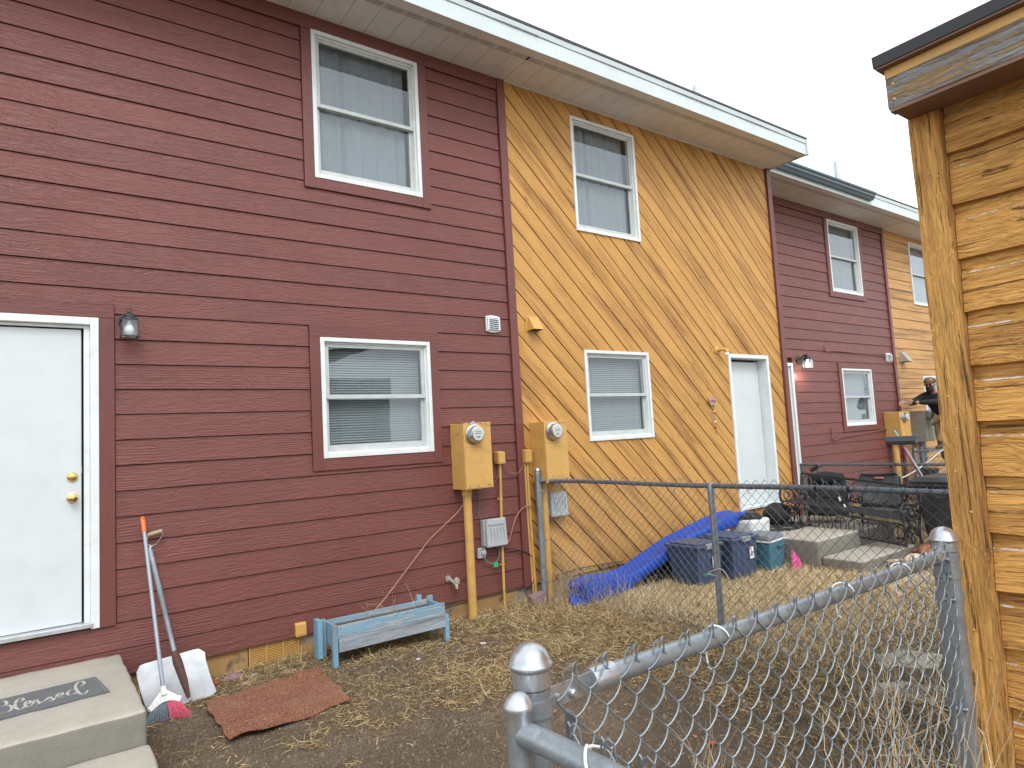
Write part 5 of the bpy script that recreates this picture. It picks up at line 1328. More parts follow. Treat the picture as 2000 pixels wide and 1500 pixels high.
b = MB(); b.prism([(4.08, -.50, .015), (4.20, -.56, .012), (4.30, -.55, .05), (4.25, -.42, .09), (4.12, -.40, .06)], (0, .02, .03)); b.build('foot', 'slide', sl, smooth=True, bevel=.01)

def tote(x0, x1, y0, y1, z1, label, tagx):
    t = thing('storage_tote', ((x0 + x1) / 2, (y0 + y1) / 2, 0), label, 'storage tote', 'navy storage totes'); tp = .035
    b = MB(); b.hexa([(x0 + tp, y0 + tp, .01), (x1 - tp, y0 + tp, .01), (x1 - tp, y1 - tp, .01), (x0 + tp, y1 - tp, .01), (x0, y0, z1 - .03), (x1, y0, z1 - .03), (x1, y1, z1 - .03), (x0, y1, z1 - .03)])
    for k in range(4):
        u = .14 + .24 * k; xa = x0 + (x1 - x0) * u
        b.hexa([(xa + .01, y0 + tp - .006, .05), (xa + .05, y0 + tp - .006, .05), (xa + .05, y0 + tp + .01, .05), (xa + .01, y0 + tp + .01, .05), (xa, y0 - .004, z1 - .10), (xa + .055, y0 - .004, z1 - .10), (xa + .055, y0 + .01, z1 - .10), (xa, y0 + .01, z1 - .10)])
    b.build('body', 'navy', t, bevel=.01)
    b = MB(); b.box(x0 - .02, x1 + .02, y0 - .02, y1 + .02, z1 - .035, z1 - .005); b.box(x0 + .02, x1 - .02, y0 + .02, y1 - .02, z1 - .0045, z1 + .012); b.build('lid', 'navy', t, bevel=.01)
    b = MB(); b.box(x0 + (x1 - x0) * .5 - .07, x0 + (x1 - x0) * .5 + .07, y0 - .032, y0 + .01, z1 - .05, z1 + .002); b.build('latch_handle', 'navy_grey', t, bevel=.006)
    b = MB(); b.box(tagx, tagx + .07, y0 - .006, y0 - .004, z1 - .24, z1 - .12); b.build('tag', 'white_plastic', t)
    b = MB(); b.box(tagx + .018, tagx + .05, y0 - .0075, y0 - .0065, z1 - .215, z1 - .165); b.build('tag_print', 'navy_grey', t); b = MB(); b.box(tagx + .005, tagx + .035, y0 - .0075, y0 - .0065, z1 - .145, z1 - .125); b.build('tag_print', 'pink', t)
    return t
tote(5.36, 5.74, -.95, -.56, .43, 'navy storage tote nearest the fence post, its lid against the slide', 5.58)
tote(5.86, 6.29, -1.00, -.58, .44, 'navy storage tote between the other tote and the teal cooler', 6.14)
t = thing('cooler', (6.58, -.85, 0), 'teal cooler with a white rim and grey lid beside the totes', 'cooler')
b = MB(); b.hexa([(6.42, -1.06, .01), (6.76, -1.00, .01), (6.74, -.66, .01), (6.40, -.72, .01), (6.40, -1.08, .325), (6.79, -1.02, .325), (6.77, -.64, .325), (6.38, -.70, .325)]); b.build('body', 'teal', t, bevel=.02, seg=3)
b = MB(); b.hexa([(6.392, -1.088, .327), (6.798, -1.028, .327), (6.778, -.632, .327), (6.372, -.692, .327), (6.392, -1.088, .345), (6.798, -1.028, .345), (6.778, -.632, .345), (6.372, -.692, .345)]); b.build('rim', 'white', t, bevel=.005)
b = MB(); b.hexa([(6.40, -1.08, .347), (6.79, -1.02, .347), (6.77, -.64, .347), (6.38, -.70, .347), (6.42, -1.06, .40), (6.77, -1.0, .40), (6.75, -.66, .40), (6.40, -.72, .40)]); b.build('lid', 'grey_lid', t, bevel=.015)
b = MB(); b.hexa([(6.58, -1.058, .24), (6.72, -1.036, .24), (6.72, -1.02, .24), (6.58, -1.04, .24), (6.57, -1.085, .285), (6.73, -1.06, .285), (6.73, -1.03, .285), (6.57, -1.05, .285)]); b.build('handle', 'teal', t, bevel=.008)
t = thing('bucket', (6.82, -.55, 0), 'white square-sided bucket with a black bag over its rim below the slide end', 'bucket')
b = MB(); b.hexa([(6.66, -.70, .0), (6.96, -.70, .0), (6.96, -.42, .0), (6.66, -.42, .0), (6.63, -.73, .52), (7.0, -.73, .52), (7.0, -.39, .52), (6.63, -.39, .52)]); b.build('body', 'bucket', t, bevel=.04, seg=4)
b = MB(); b.ball((6.80, -.56, .53), .17, .16, .045, n=9)
b.v = [(x + .012 * math.sin(y * 60), y, z + .012 * math.sin(x * 70 + y * 40)) for x, y, z in b.v]; b.build('black_bag', 'black_cloth', t, smooth=True)

pc = thing('concrete_steps', (7.9, -.8, 0), 'concrete stoop with a lower step below the recessed white door', 'steps', 'concrete stoops')
rough_block('step', pc, 6.95, 8.75, -1.31, -.006, -.05, .305, ['concrete', 'concrete_side'], 7, rnd=.03, step=.1)
rough_block('step', pc, 6.98, 8.25, -1.76, -1.313, -.05, .13, ['concrete', 'concrete_side'], 9, rnd=.03, step=.1)
rg = MB(); n = 20
rg.v = []; cxr, cyr = 7.65, -.42
for i in range(n + 1):
    for j in range(n + 1):
        u, v = -1 + 2 * i / n, -1 + 2 * j / n; r_ = 1 / max(1e-6, (abs(u) ** 3 + abs(v) ** 3) ** (1 / 3)) * max(abs(u), abs(v)) if (u or v) else 1
        rg.v.append((cxr + .42 * u * r_, cyr + .30 * v * r_, .312 + .012 * math.sin(u * 6 + v * 9) * math.sin(v * 5) + .010 * math.sin(u * 19)))
for i in range(n):
    for j in range(n): k = i * (n + 1) + j; rg.f.append((k, k + 1, k + n + 2, k + n + 1)); rg.mi.append(0)
solo(rg, 'door_mat', 'black_cloth', 'rumpled black mat on the farther concrete stoop', 'door mat', smooth=True)

# metal garden bench, tipped over the edge of the stoop
bn = thing('garden_bench', (8.05, -1.1, .3), 'black ornate cast-metal garden bench tipping over the stoop edge', 'bench')
def BP_(s, x, z):                                  # s along the bench 0..1 (from the wall outwards), x across, z up
    base = Vector((7.78, -.40, .31)).lerp(Vector((7.84, -1.82, .15)), s); return base + Vector((x, 0, z))
for s in (0, 1):
    b = MB(); S_ = lambda P, r=.012: b.tube(smooth_path([BP_(s, x, z) for x, z in P], 3), r, 6)
    S_([(0, 0), (.02, .14), (-.01, .27), (.03, .30)], .014); S_([(.38, 0), (.36, .14), (.40, .28), (.46, .45), (.50, .62)], .014); S_([(.03, .30), (.2, .28), (.40, .29)], .014)
    S_([(-.02, .30), (-.04, .40), (.02, .47), (.15, .46), (.30, .44), (.42, .46)], .016)
    S_([(.02, .14), (.12, .17), (.20, .12), (.28, .17), (.36, .14)]); S_([(.02, .2), (.10, .10), (.2, .22), (.3, .10), (.36, .2)])
    for (cx, cz, rr_) in ((.10, .37, .05), (.22, .37, .05), (.33, .37, .045), (.12, .22, .045), (.25, .22, .045), (.2, .06, .04)):
        b.tube([BP_(s, cx + rr_ * math.cos(a), cz + rr_ * math.sin(a)) for a in [k * math.pi / 6 for k in range(12)]], .008, 5, closed=True)
    b.build('end_frame', 'black', bn, smooth=True)
for k in range(7):
    b = MB(); b.bar(BP_(0, .02 + .058 * k, .305), BP_(1, .02 + .058 * k, .305), .040, .014); b.build('seat_slat', 'black', bn, bevel=.003)
for (x, z) in ((.03, .0), (-.0, .23)): b = MB(); b.bar(BP_(0, x, z + .02), BP_(1, x, z + .02), .022, .022); b.build('rail', 'black', bn)
for (x, z) in ((.42, .36), (.50, .62)): b = MB(); b.bar(BP_(0, x, z), BP_(1, x, z), .025, .03); b.build('rail', 'black', bn)
b = MB()
for k in range(9):
    s = (k + .5) / 9
    b.tube([BP_(s, .46 + .09 * (math.sin(a)) * .3, .49 + .105 * math.sin(a)) + Vector((0, .07 * math.cos(a), 0)) for a in [j * math.pi / 7 for j in range(14)]], .007, 5, closed=True)
    b.tube([BP_(s, .02, .13 + .09 * math.sin(a)) + Vector((0, .068 * math.cos(a), 0)) for a in [j * math.pi / 7 for j in range(14)]], .007, 5, closed=True)
    b.tube([BP_(s, .02, .04), BP_(s, .02, .23)], .006, 5)
o = b.build('scrollwork', 'black', bn, smooth=True); o['kind'] = 'stuff'
# things piled on and behind the bench
b = MB(); b.ball((7.80, -.30, .44), .17, .16, .14, n=12)
b.v = [(x + .02 * math.sin(z * 33 + y * 20), y + .02 * math.sin(x * 31), z + .018 * math.sin(x * 37 + y * 29)) for x, y, z in b.v]; solo(b, 'rubbish_bag', 'black_cloth', 'lumpy black bag at the wall end of the bench', 'bag', smooth=True)
def chair(x, y, label, rz, kind):
    t = thing('patio_chair', (x, y, .05), label, 'chair', 'black patio chairs'); t.rotation_euler.z = rz; o = Vector((x, y, .05))
    V_ = lambda a, b_, c: o + Vector((a, b_, c))
    b = MB()
    for s in (-1, 1):
        b.tube([V_(s * .25, -.28, 0), V_(s * .25, .05, .42), V_(s * .235, .20, .80)], .013, 7); b.tube([V_(s * .25, .26, 0), V_(s * .25, -.22, .42)], .013, 7)
        b.tube(smooth_path([V_(s * .25, .08, .50), V_(s * .28, -.05, .60), V_(s * .28, -.26, .58)], 3), .014, 7)
    b.tube([V_(-.25, .26, .02), V_(.25, .26, .02)], .012, 7); b.tube([V_(-.25, -.28, .02), V_(.25, -.28, .02)], .012, 7)
    b.build('frame', 'black', t, smooth=True)
    n = 8; b = MB()
    prof = ([(-.26, .40), (-.1, .375), (.06, .39), (.10, .44)], [(.10, .44), (.15, .60), (.20, .80), (.19, .86)])
    for nm, pr in (('seat', prof[0]), ('backrest', prof[1])):
        b = MB(); P = smooth_path([V_(0, a, c) for a, c in pr], 4)
        for p in P:
            for i in range(n + 1):
                u = -1 + 2 * i / n; rnd = 1 if nm == 'seat' else (1 - .18 * max(0, (p.z - o.z - .76) / .1) ** 2); b.v.append((p.x + .235 * u * rnd, p.y - .035 * (1 - u * u) * (-1 if nm != 'seat' else 0), p.z - .015 * (1 - u * u)))
        for i in range(len(P) - 1):
            for k in range(n): q = i * (n + 1) + k; b.f.append((q, q + 1, q + n + 2, q + n + 1)); b.mi.append(0)
        ob = b.build(nm, 'black_cloth' if kind == 'soft' else 'black_plastic', t, smooth=True); md = ob.modifiers.new('thick', 'SOLIDIFY'); md.thickness = .03 if kind == 'soft' else .012
    if kind == 'soft': b = MB(); b.ball(V_(0, .155, .80), .20, .045, .085, n=10); b.build('headrest', 'black_cloth', t, smooth=True)
    else: b = MB(); b.box(o.x - .055, o.x + .055, o.y + .185, o.y + .215, o.z + .775, o.z + .80); b.build('hand_hole', 'wire_red', t, bevel=.006)
    return t
chair(8.42, -.66, 'padded black folding chair on the stoop, under the fence rail straps', R(-60), 'soft')
chair(8.60, -1.26, 'black plastic chair with a hand hole in its back, right of the padded one', R(-60), 'hard')
b = MB()
for k in range(5): b.tube([(8.05 - .008 * k, -1.0 - .06 * k, .66 - .085 * k), (8.035 - .008 * k, -1.025 - .06 * k, .61 - .085 * k)], .012, 5)
solo(b, 'strap', 'paper', 'black and white dangling strap between the two black chairs', 'strap')

# wheelie bin
t = thing('wheelie_bin', (8.5, -2.12, 0), 'large black wheelie bin behind the fence, partly hidden by the shed', 'bin')
b = MB(); b.hexa([(8.24, -2.42, .06), (8.74, -2.42, .06), (8.74, -1.90, .06), (8.24, -1.90, .06), (8.16, -2.48, .82), (8.80, -2.48, .82), (8.80, -1.82, .82), (8.16, -1.82, .82)]); b.build('body', 'bin', t, bevel=.03, seg=3)
b = MB(); b.box(8.12, 8.84, -2.52, -1.78, .80, .845); b.build('rim', 'bin', t, bevel=.012)
b = MB(); b.hexa([(8.10, -2.54, .85), (8.86, -2.54, .85), (8.86, -1.77, .85), (8.10, -1.77, .85), (8.16, -2.48, .905), (8.82, -2.48, .905), (8.82, -1.84, .905), (8.16, -1.84, .905)]); b.build('lid', 'bin', t, bevel=.02, seg=3)
b = MB(); b.lathe([(.075, 0), (.075, .006)], (8.172, -2.08, .70), (-1, 0, .1), 16); b.v = [(x, -2.08 + (y + 2.08) * 1.0, .70 + (z - .70) * .35) for x, y, z in b.v]; b.build('grab_slot', 'slot', t)
b = MB(); b.hexa([(8.205, -2.40, .10), (8.212, -1.94, .10), (8.217, -1.94, .10), (8.217, -2.40, .10), (8.168, -2.42, .52), (8.168, -1.90, .52), (8.178, -1.90, .52), (8.178, -2.42, .52)]); b.build('side_panel', 'bin', t, bevel=.004)
for y in (-2.5, -1.84): b = MB(); b.lathe([(.11, -.03), (.11, .03)], (8.76, y, .11), (0, 1, 0), 16); b.build('wheel', 'black', t, smooth=True)

# tools leaning behind the bin
t = thing('push_broom', (8.86, -1.6, 0), 'push broom with a grey head and red handle leaning head-up behind the black bin', 'broom', 'long-handled tools')
b = MB(); b.tube([(8.86, -1.44, 1.25), (8.84, -1.78, .55), (8.80, -1.98, .10)], .013, 8); b.build('handle', 'red_plastic', t, smooth=True)
b = MB(); b.box(8.82, 8.90, -1.62, -1.27, 1.255, 1.295); b.build('head', 'black_plastic', t, bevel=.01)
b = MB(); b.hexa([(8.82, -1.61, 1.297), (8.90, -1.61, 1.297), (8.90, -1.28, 1.297), (8.82, -1.28, 1.297), (8.81, -1.64, 1.36), (8.91, -1.64, 1.36), (8.91, -1.25, 1.36), (8.81, -1.25, 1.36)]); b.build('bristles', 'bristle_grey', t)
b = MB(); b.tube([(8.88, -1.36, 1.43), (8.83, -1.74, .68), (8.80, -1.98, .20)], .014, 8); solo(b, 'pole', 'galv', 'bare silver pole crossing the push broom handle', 'pole', 'long-handled tools', smooth=True)
t = thing('snow_brush', (8.88, -.3, .3), 'black-headed brush with a red and white handle leaning by the farther fence rail', 'brush', 'long-handled tools')
b = MB(); b.tube([(8.88, -.30, .90), (8.87, -.36, .78)], .013, 7); b.build('handle', 'red_plastic', t, smooth=True); b = MB(); b.tube([(8.87, -.36, .778), (8.86, -.44, .60), (8.8, -.6, .30)], .013, 7); b.build('lower_handle', 'white_plastic', t, smooth=True)
b = MB(); b.obox((8.885, -.255, .955), (0, 1, -.7), (1, 0, 0), (0, .7, 1), .075, .03, .022); b.bar((8.88, -.27, .94), (8.88, -.30, .89), .03, .02); b.build('head', 'black_plastic', t, bevel=.008)

# wind ornament, toys, rubbish
t = thing('wall_ornament', (7.02, -.03, 1.75), 'small hanging beaded butterfly ornament left of the recessed white door', 'ornament')
b = MB()
for s in (-1, 1):
    b.prism([(7.02, -.03, 1.93), (7.02 + s * .045, -.03, 1.985), (7.02 + s * .075, -.03, 1.965), (7.02 + s * .06, -.03, 1.915), (7.02 + s * .035, -.03, 1.875), (7.02, -.03, 1.89)], (0, -.006, 0))
b.build('butterfly', 'meter_grey', t); b = MB(); b.ball((7.0, -.04, 1.945), .018, n=6); b.ball((7.055, -.04, 1.94), .016, n=6); b.build('beads', 'pink', t, smooth=True)
b = MB(); b.tube([(7.02, -.035, 1.93), (7.035, -.035, 1.50)], .0025, 5); b.build('string', 'slot', t)
for i, (z, c_) in enumerate(((1.80, 'brass'), (1.74, 'glass'), (1.67, 'dial'), (1.60, 'red_plastic'), (1.53, 'glass'))):
    b = MB(); b.ball((7.024 + .003 * i, -.036, z), .014 if i % 2 else .018, n=6); b.build('bead', c_, t, smooth=True)
b = MB(); P = [(6.62, -1.19, .0), (6.83, -1.20, .0), (6.87, -1.14, .10), (6.82, -1.10, .21), (6.70, -1.15, .09)]
b.prism(P, (.01, .04, -.005)); b.v = [(x + .01 * math.sin(z * 60), y + .012 * math.sin(x * 50 + z * 30), z + .006 * math.sin(x * 90)) for x, y, z in b.v]
solo(b, 'packaging_bag', 'pink', 'crumpled magenta and white packaging bag in the dead grass', 'bag', bevel=.01)
def plush(c, mat_, label, flip=1, s_=1.0, snout=True):
    t = thing('soft_toy', c, label, 'soft toy', 'discarded soft toys'); c = Vector(c)
    b = MB(); b.ball(c + Vector((0, 0, .06)) * s_, .13 * s_, .085 * s_, .065 * s_, n=10); b.build('body', mat_, t, smooth=True)
    b = MB(); b.ball(c + Vector((.06 * flip, -.13, .07)) * s_, .070 * s_, n=10); b.ball(c + Vector((.05 * flip, -.205, .055)) * s_, .030 * s_, n=8); b.build('head', mat_, t, smooth=True)
    for k in (-1, 1):
        b = MB(); b.ball(c + Vector((.06 * flip + .055 * k, -.10, .115)) * s_, .022 * s_, .012 * s_, .035 * s_, n=6); b.build('ear', mat_, t, smooth=True)
        b = MB(); b.ball(c + Vector((.06 * flip + .028 * k, -.185, .09)) * s_, .008 * s_, n=6); b.build('eye', 'black', t, smooth=True)
        b = MB(); b.tube([c + Vector((.10 * k, .02, .05)) * s_, c + Vector((.17 * k, -.06, .022)) * s_], [.03 * s_, .022 * s_], 8); b.build('leg', mat_, t, smooth=True)
    b = MB(); b.tube(smooth_path([c + Vector((-.02, .08, .05)) * s_, c + Vector((-.08, .16, .05)) * s_, c + Vector((-.05, .22, .03)) * s_], 3), .018 * s_, 7); b.build('tail', mat_, t, smooth=True)
plush((8.15, -1.90, .03), 'plush_brown', 'rust-brown soft toy lying beyond the lower step', 1, 1.0)
plush((7.55, -2.02, .01), 'plush_cream', 'cream soft toy on its back in front of the rust-brown one', -1, 1.15)
def rock(c, s_, mat_, label, nm='stone', seed=0, flat=1.0):
    b = MB(); b.ball((0, 0, s_ * .55 * flat), s_, s_ * .8, s_ * .6 * flat, n=7); rr = random.Random(seed); a1, a2, a3 = rr.random() * 9, rr.random() * 9, rr.random() * 9
    b.v = [(c[0] + x * (1 + .25 * math.sin(z / s_ * 3 + a1)) + .12 * s_ * math.sin(y / s_ * 5 + a2), c[1] + y * (1 + .2 * math.sin(x / s_ * 4 + a3)), c[2] + z * (1 + .15 * math.sin(x / s_ * 5 + a2))) for x, y, z in b.v]
    return solo(b, nm, mat_, label, 'stone')
rock((1.165, -.16, .0), .062, 'pink_rock', 'mauve stone against the painted foundation, right of the shovel', seed=1, flat=.7)
rock((1.045, -.17, .0), .032, 'copper_rock', 'rust-coloured broken brick piece beside the snow shovel', 'brick_piece', 2)
b = MB(); b.obox((3.93, -.16, .06), (1, -.3, .25), (.3, 1, 0), (-.25, 0, 1), .075, .05, .05); solo(b, 'broken_block', 'pink_rock', 'tilted broken block at the foot of the first fence post', 'block', bevel=.008)
rock((4.13, -.30, 0), .04, 'copper_rock', 'orange-brown stone in the weeds just right of the first fence post', seed=5)
for i, (x, y, s_) in enumerate(((9.4, -.2, .09), (6.60, -.25, .05))): rock((x, y, 0), s_, 'tan_rock', ('pale stone behind the padded black chair', 'pale stone below the high end of the slide')[i], seed=10 + i)
def scrap(x, y, s_, mat_, label, seed):
    rr = random.Random(seed); b = MB(); z = float(gh(x, y)) + .012; n = 5
    for i in range(n + 1):
        for j in range(n + 1): b.v.append((x + s_ * (i / n - .5) + rr.uniform(-.1, .1) * s_, y + s_ * (j / n - .5) + rr.uniform(-.1, .1) * s_, z + rr.uniform(0, .35) * s_))
    for i in range(n):
        for j in range(n): k = i * (n + 1) + j; b.f.append((k, k + 1, k + n + 2, k + n + 1)); b.mi.append(0)
    solo(b, 'paper_scrap', mat_, label, 'litter', 'scraps of litter')
scrap(1.30, -.21, .032, 'paper', 'white paper scrap beside the mauve stone', 1); scrap(2.32, -.78, .03, 'paper', 'white scrap in the straw in front of the blue planter', 2)
scrap(2.88, -.80, .034, 'paper', 'crumpled white scrap in the straw right of the planter', 3); scrap(3.36, -.12, .045, 'paper', 'white scrap at the foot of the thick ochre conduit', 4)
scrap(2.78, -3.05, .035, 'red_scrap', 'small bright red scrap on the mud behind the near fence', 5)

# flat paving slabs sunk in the grass
def slab(pts, label, seed, z=.02):
    rr = random.Random(seed); b = MB(); b.prism([(x, y, float(gh(x, y)) * .3 - .02) for x, y in pts], (0, 0, z + .012))
    solo(b, 'paving_slab', 'concrete', label, 'paving slab', 'paving slabs sunk in the dead grass', bevel=.008)
slab([(6.35, -2.0), (6.75, -2.75), (7.6, -2.75), (7.5, -2.0)], 'long pale slab in front of the farther stoop', 1)
slab([(4.42, -3.10), (4.62, -3.36), (4.92, -3.28), (4.85, -3.06), (4.6, -2.98)], 'grey slab seen through the near fence, farther from the shed', 2)
slab([(3.90, -3.28), (3.98, -3.50), (4.12, -3.62), (4.34, -3.55), (4.26, -3.30), (4.1, -3.2)], 'largest grey slab seen through the near fence', 3)
slab([(4.60, -3.62), (4.66, -3.85), (5.0, -3.9), (5.05, -3.66), (4.8, -3.55)], 'grey slab right of the near fence end post', 4)
slab([(6.0, -2.95), (6.0, -3.4), (6.8, -3.4), (6.7, -2.95)], 'pale slab beside the shed corner, beyond the fence', 5)

# plant pot, ladder
t = thing('plant_pot', (13.35, .1, .0), 'black plastic pot on the ground below the stepladder', 'pot')
b = MB(); b.lathe([(.13, .42), (.18, .60), (.19, .60), (.19, .62)], (13.45, .15, 0), (0, 0, 1), 14); b.build('pot', 'black_plastic', t, smooth=True)
b = MB(); b.box(13.3, 13.6, .0, .3, 0, .419); b.build('stand', 'tan_rock', t)
ldr = thing('stepladder', (14.0, 0, 0), 'aluminium stepladder under the man in black', 'ladder')
for (a, c_) in (((13.95, -.12, 0), (14.05, .02, 1.45)), ((14.30, -.12, 0), (14.30, .02, 1.45)), ((13.78, -.75, 0), (14.0, -.15, 1.45)), ((14.25, -.75, 0), (14.25, -.15, 1.45))):
    b = MB(); b.bar(a, c_, .07, .03); b.build('rail', 'alu', ldr, bevel=.004)
for z in (.3, .6, .9, 1.2): b = MB(); b.bar((13.80 + .13 * z, -.75 + .41 * z, z), (14.26, -.75 + .41 * z, z), .09, .025); b.build('tread', 'alu', ldr)
b = MB(); b.box(13.98, 14.36, -.22, .08, 1.45, 1.48); b.build('top_cap', 'black_plastic', ldr, bevel=.006)
pk = MB(); pk.box(12.72, 14.1, -.20, .06, .955, .985); solo(pk, 'plank', 'galv_dark', 'narrow dark plank under the kneeling man\'s boot', 'plank')

# ------------------------------------------------------------------ man on the ladder
man = thing('person', (13.9, 0, .98), 'bearded man in cap, black jacket and khaki trousers reaching for the corner board', 'person')
def skin(name, mat_, V_, E_, parent, sub=2, root=0):
    me = bpy.data.meshes.new(name); off = wloc(parent); me.from_pydata([tuple(Vector(v[:3]) - off) for v in V_], E_, []); me.materials.append(M[mat_])
    o = bpy.data.objects.new(name, me); COL.objects.link(o); o.parent = parent
    md = o.modifiers.new('skin', 'SKIN'); md.use_smooth_shade = True
    for i, v in enumerate(V_):
        s = me.skin_vertices[0].data[i]; r_ = v[3]; s.radius = r_ if isinstance(r_, tuple) else (r_, r_); s.use_root = (i == root)
    ss = o.modifiers.new('subdivision', 'SUBSURF'); ss.levels = sub; ss.render_levels = sub
    WL[o.name] = off.copy(); return o
pel = Vector((14.14, .05, 1.56)); chest = Vector((14.05, .10, 1.92)); nk = Vector((13.92, .10, 2.05)); hd_ = Vector((13.80, .10, 2.17))
shL = Vector((13.93, .26, 1.98)); shR = Vector((13.97, -.10, 1.97)); elR = Vector((13.66, -.06, 1.84)); haR = Vector((13.46, .30, 1.86)); elL = Vector((13.70, .38, 1.86)); haL = Vector((13.50, .46, 1.86))
knF = Vector((13.62, -.20, 1.50)); anF = Vector((13.56, -.06, 1.08)); knB = Vector((14.06, .10, 1.14)); anB = Vector((14.2, .10, .72)); hpF = pel + Vector((-.02, -.10, -.03)); hpB = pel + Vector((0, .10, -.03))
body = [(*pel, .13), (*pel.lerp(chest, .5), .12), (*chest, .135), (*nk, .06), (*hd_, .085), (*(hd_ + Vector((-.01, 0, .07))), .075),
        (*shR, .058), (*elR, .042), (*haR.lerp(elR, .12), .028), (*shL, .058), (*elL, .042), (*haL.lerp(elL, .12), .028), (*hpF, .095), (*knF, .062), (*anF, .042), (*hpB, .095), (*knB, .062), (*anB, .042)]
be = [(0, 1), (1, 2), (2, 3), (3, 4), (4, 5), (2, 6), (6, 7), (7, 8), (2, 9), (9, 10), (10, 11), (0, 12), (12, 13), (13, 14), (0, 15), (15, 16), (16, 17)]
skin('body', 'skin', body, be, man)
for nm, hnd, el in (('hand', haR, elR), ('hand', haL, elL)):
    d = (hnd - el).normalized(); side = Vector((0, 0, 1)); pv = hnd - d * .02
    hv = [(*pv, .024), (*(pv + d * .045), (.030, .018)), ]; he = [(0, 1)]; k = 2
    for f, (oz, L_) in enumerate(((-.030, .055), (-.010, .068), (.010, .070), (.030, .060))):
        a = pv + d * .055 + side * oz; m_ = a + d * L_ * .55 + Vector((0, .006, -.004)); e = a + d * L_ + Vector((0, .02, -.016))
        hv += [(*a, .009), (*m_, .0085), (*e, .0075)]; he += [(1, k), (k, k + 1), (k + 1, k + 2)]; k += 3
    a = pv + d * .01 + side * .025; hv += [(*a, .012), (*(a + d * .03 + side * .02), .010), (*(a + d * .06 + side * .018), .008)]; he += [(0, k), (k, k + 1), (k + 1, k + 2)]
    skin(nm, 'skin', hv, he, man)
jk = [(*(pel + Vector((0, 0, -.02))), .165), (*pel.lerp(chest, .5), .158), (*chest, .172), (*nk.lerp(chest, .25), .085), (*shR, .085), (*elR, .068), (*haR.lerp(elR, .22), .045), (*shL, .085), (*elL, .068), (*haL.lerp(elL, .22), .045), (*(chest + Vector((.12, 0, .08))), .09)]
skin('jacket', 'jacket', jk, [(0, 1), (1, 2), (2, 3), (2, 4), (4, 5), (5, 6), (2, 7), (7, 8), (8, 9), (2, 10)], man)
tr_ = [(*(pel + Vector((.01, 0, -.06))), .15), (*hpF, .125), (*hpF.lerp(knF, .5), .108), (*knF, .095), (*knF.lerp(anF, .5), .085), (*anF, .078), (*hpB, .125), (*knB, .092), (*anB, .075)]
skin('trousers', 'khaki', tr_, [(0, 1), (1, 2), (2, 3), (3, 4), (4, 5), (0, 6), (6, 7), (7, 8)], man)
for an in (anF, anB):
    bt = [(*(an + Vector((0, 0, .02))), .055), (*(an + Vector((.01, 0, -.055))), .050), (*(an + Vector((-.11, -.01, -.062))), (.042, .032)), (*(an + Vector((-.21, -.02, -.070))), (.036, .024))]
    skin('boot', 'boot', bt, [(0, 1), (1, 2), (2, 3)], man)
fx = Vector((-1, -.12, -.22)).normalized()                         # direction he faces
b = MB(); b.ball(hd_ + fx * .035 + Vector((0, 0, -.055)), .072, .068, .085, n=10); b.build('beard', 'beard', man, smooth=True)
b = MB(); b.tube([hd_ + fx * .085 + Vector((0, 0, .045)), hd_ + fx * .118 + Vector((0, 0, .005)), hd_ + fx * .095 + Vector((0, 0, -.01))], [.010, .017, .012], 8); b.build('nose', 'skin', man, smooth=True)
for s in (-1, 1):
    b = MB(); b.ball(hd_ + fx * .088 + Vector((0, .032 * s, .036)), .011, n=6); b.build('eye', 'beard', man, smooth=True)
    b = MB(); b.ball(hd_ + Vector((.012, .088 * s, .01)), .020, .012, .032, n=7); b.build('ear', 'skin', man, smooth=True)
b = MB(); cc = hd_ + Vector((.012, 0, .065)); b.ball(cc, .108, .098, .092, n=12); b.v = [(x, y, max(z, cc.z - .022)) for x, y, z in b.v]; b.build('cap', 'black_cloth', man, smooth=True)
b = MB(); b.ball(cc + Vector((-.038, 0, .004)), .084, .092, .086, n=12); b.v = [(x, y, max(z, cc.z - .02)) for x, y, z in b.v]; b.build('cap_front', 'camo', man, smooth=True)
b = MB(); b.ball(cc + fx * .13 + Vector((0, 0, -.01)), .085, .075, .012, n=10); b.build('cap_brim', 'camo', man, smooth=True)
b = MB(); b.obox(cc + Vector((-.090, -.055, .03)), (0, 0, 1), (-.5, .8, 0), (-.8, -.6, .3), .020, .018, .010); b.build('cap_badge', 'orange', man, bevel=.004)
b = MB(); b.lathe([(.150, 0), (.158, .0), (.158, .04), (.150, .04)], pel + Vector((0, 0, -.09)), (0, 0, 1), 18); b.build('belt', 'boot', man, smooth=True)

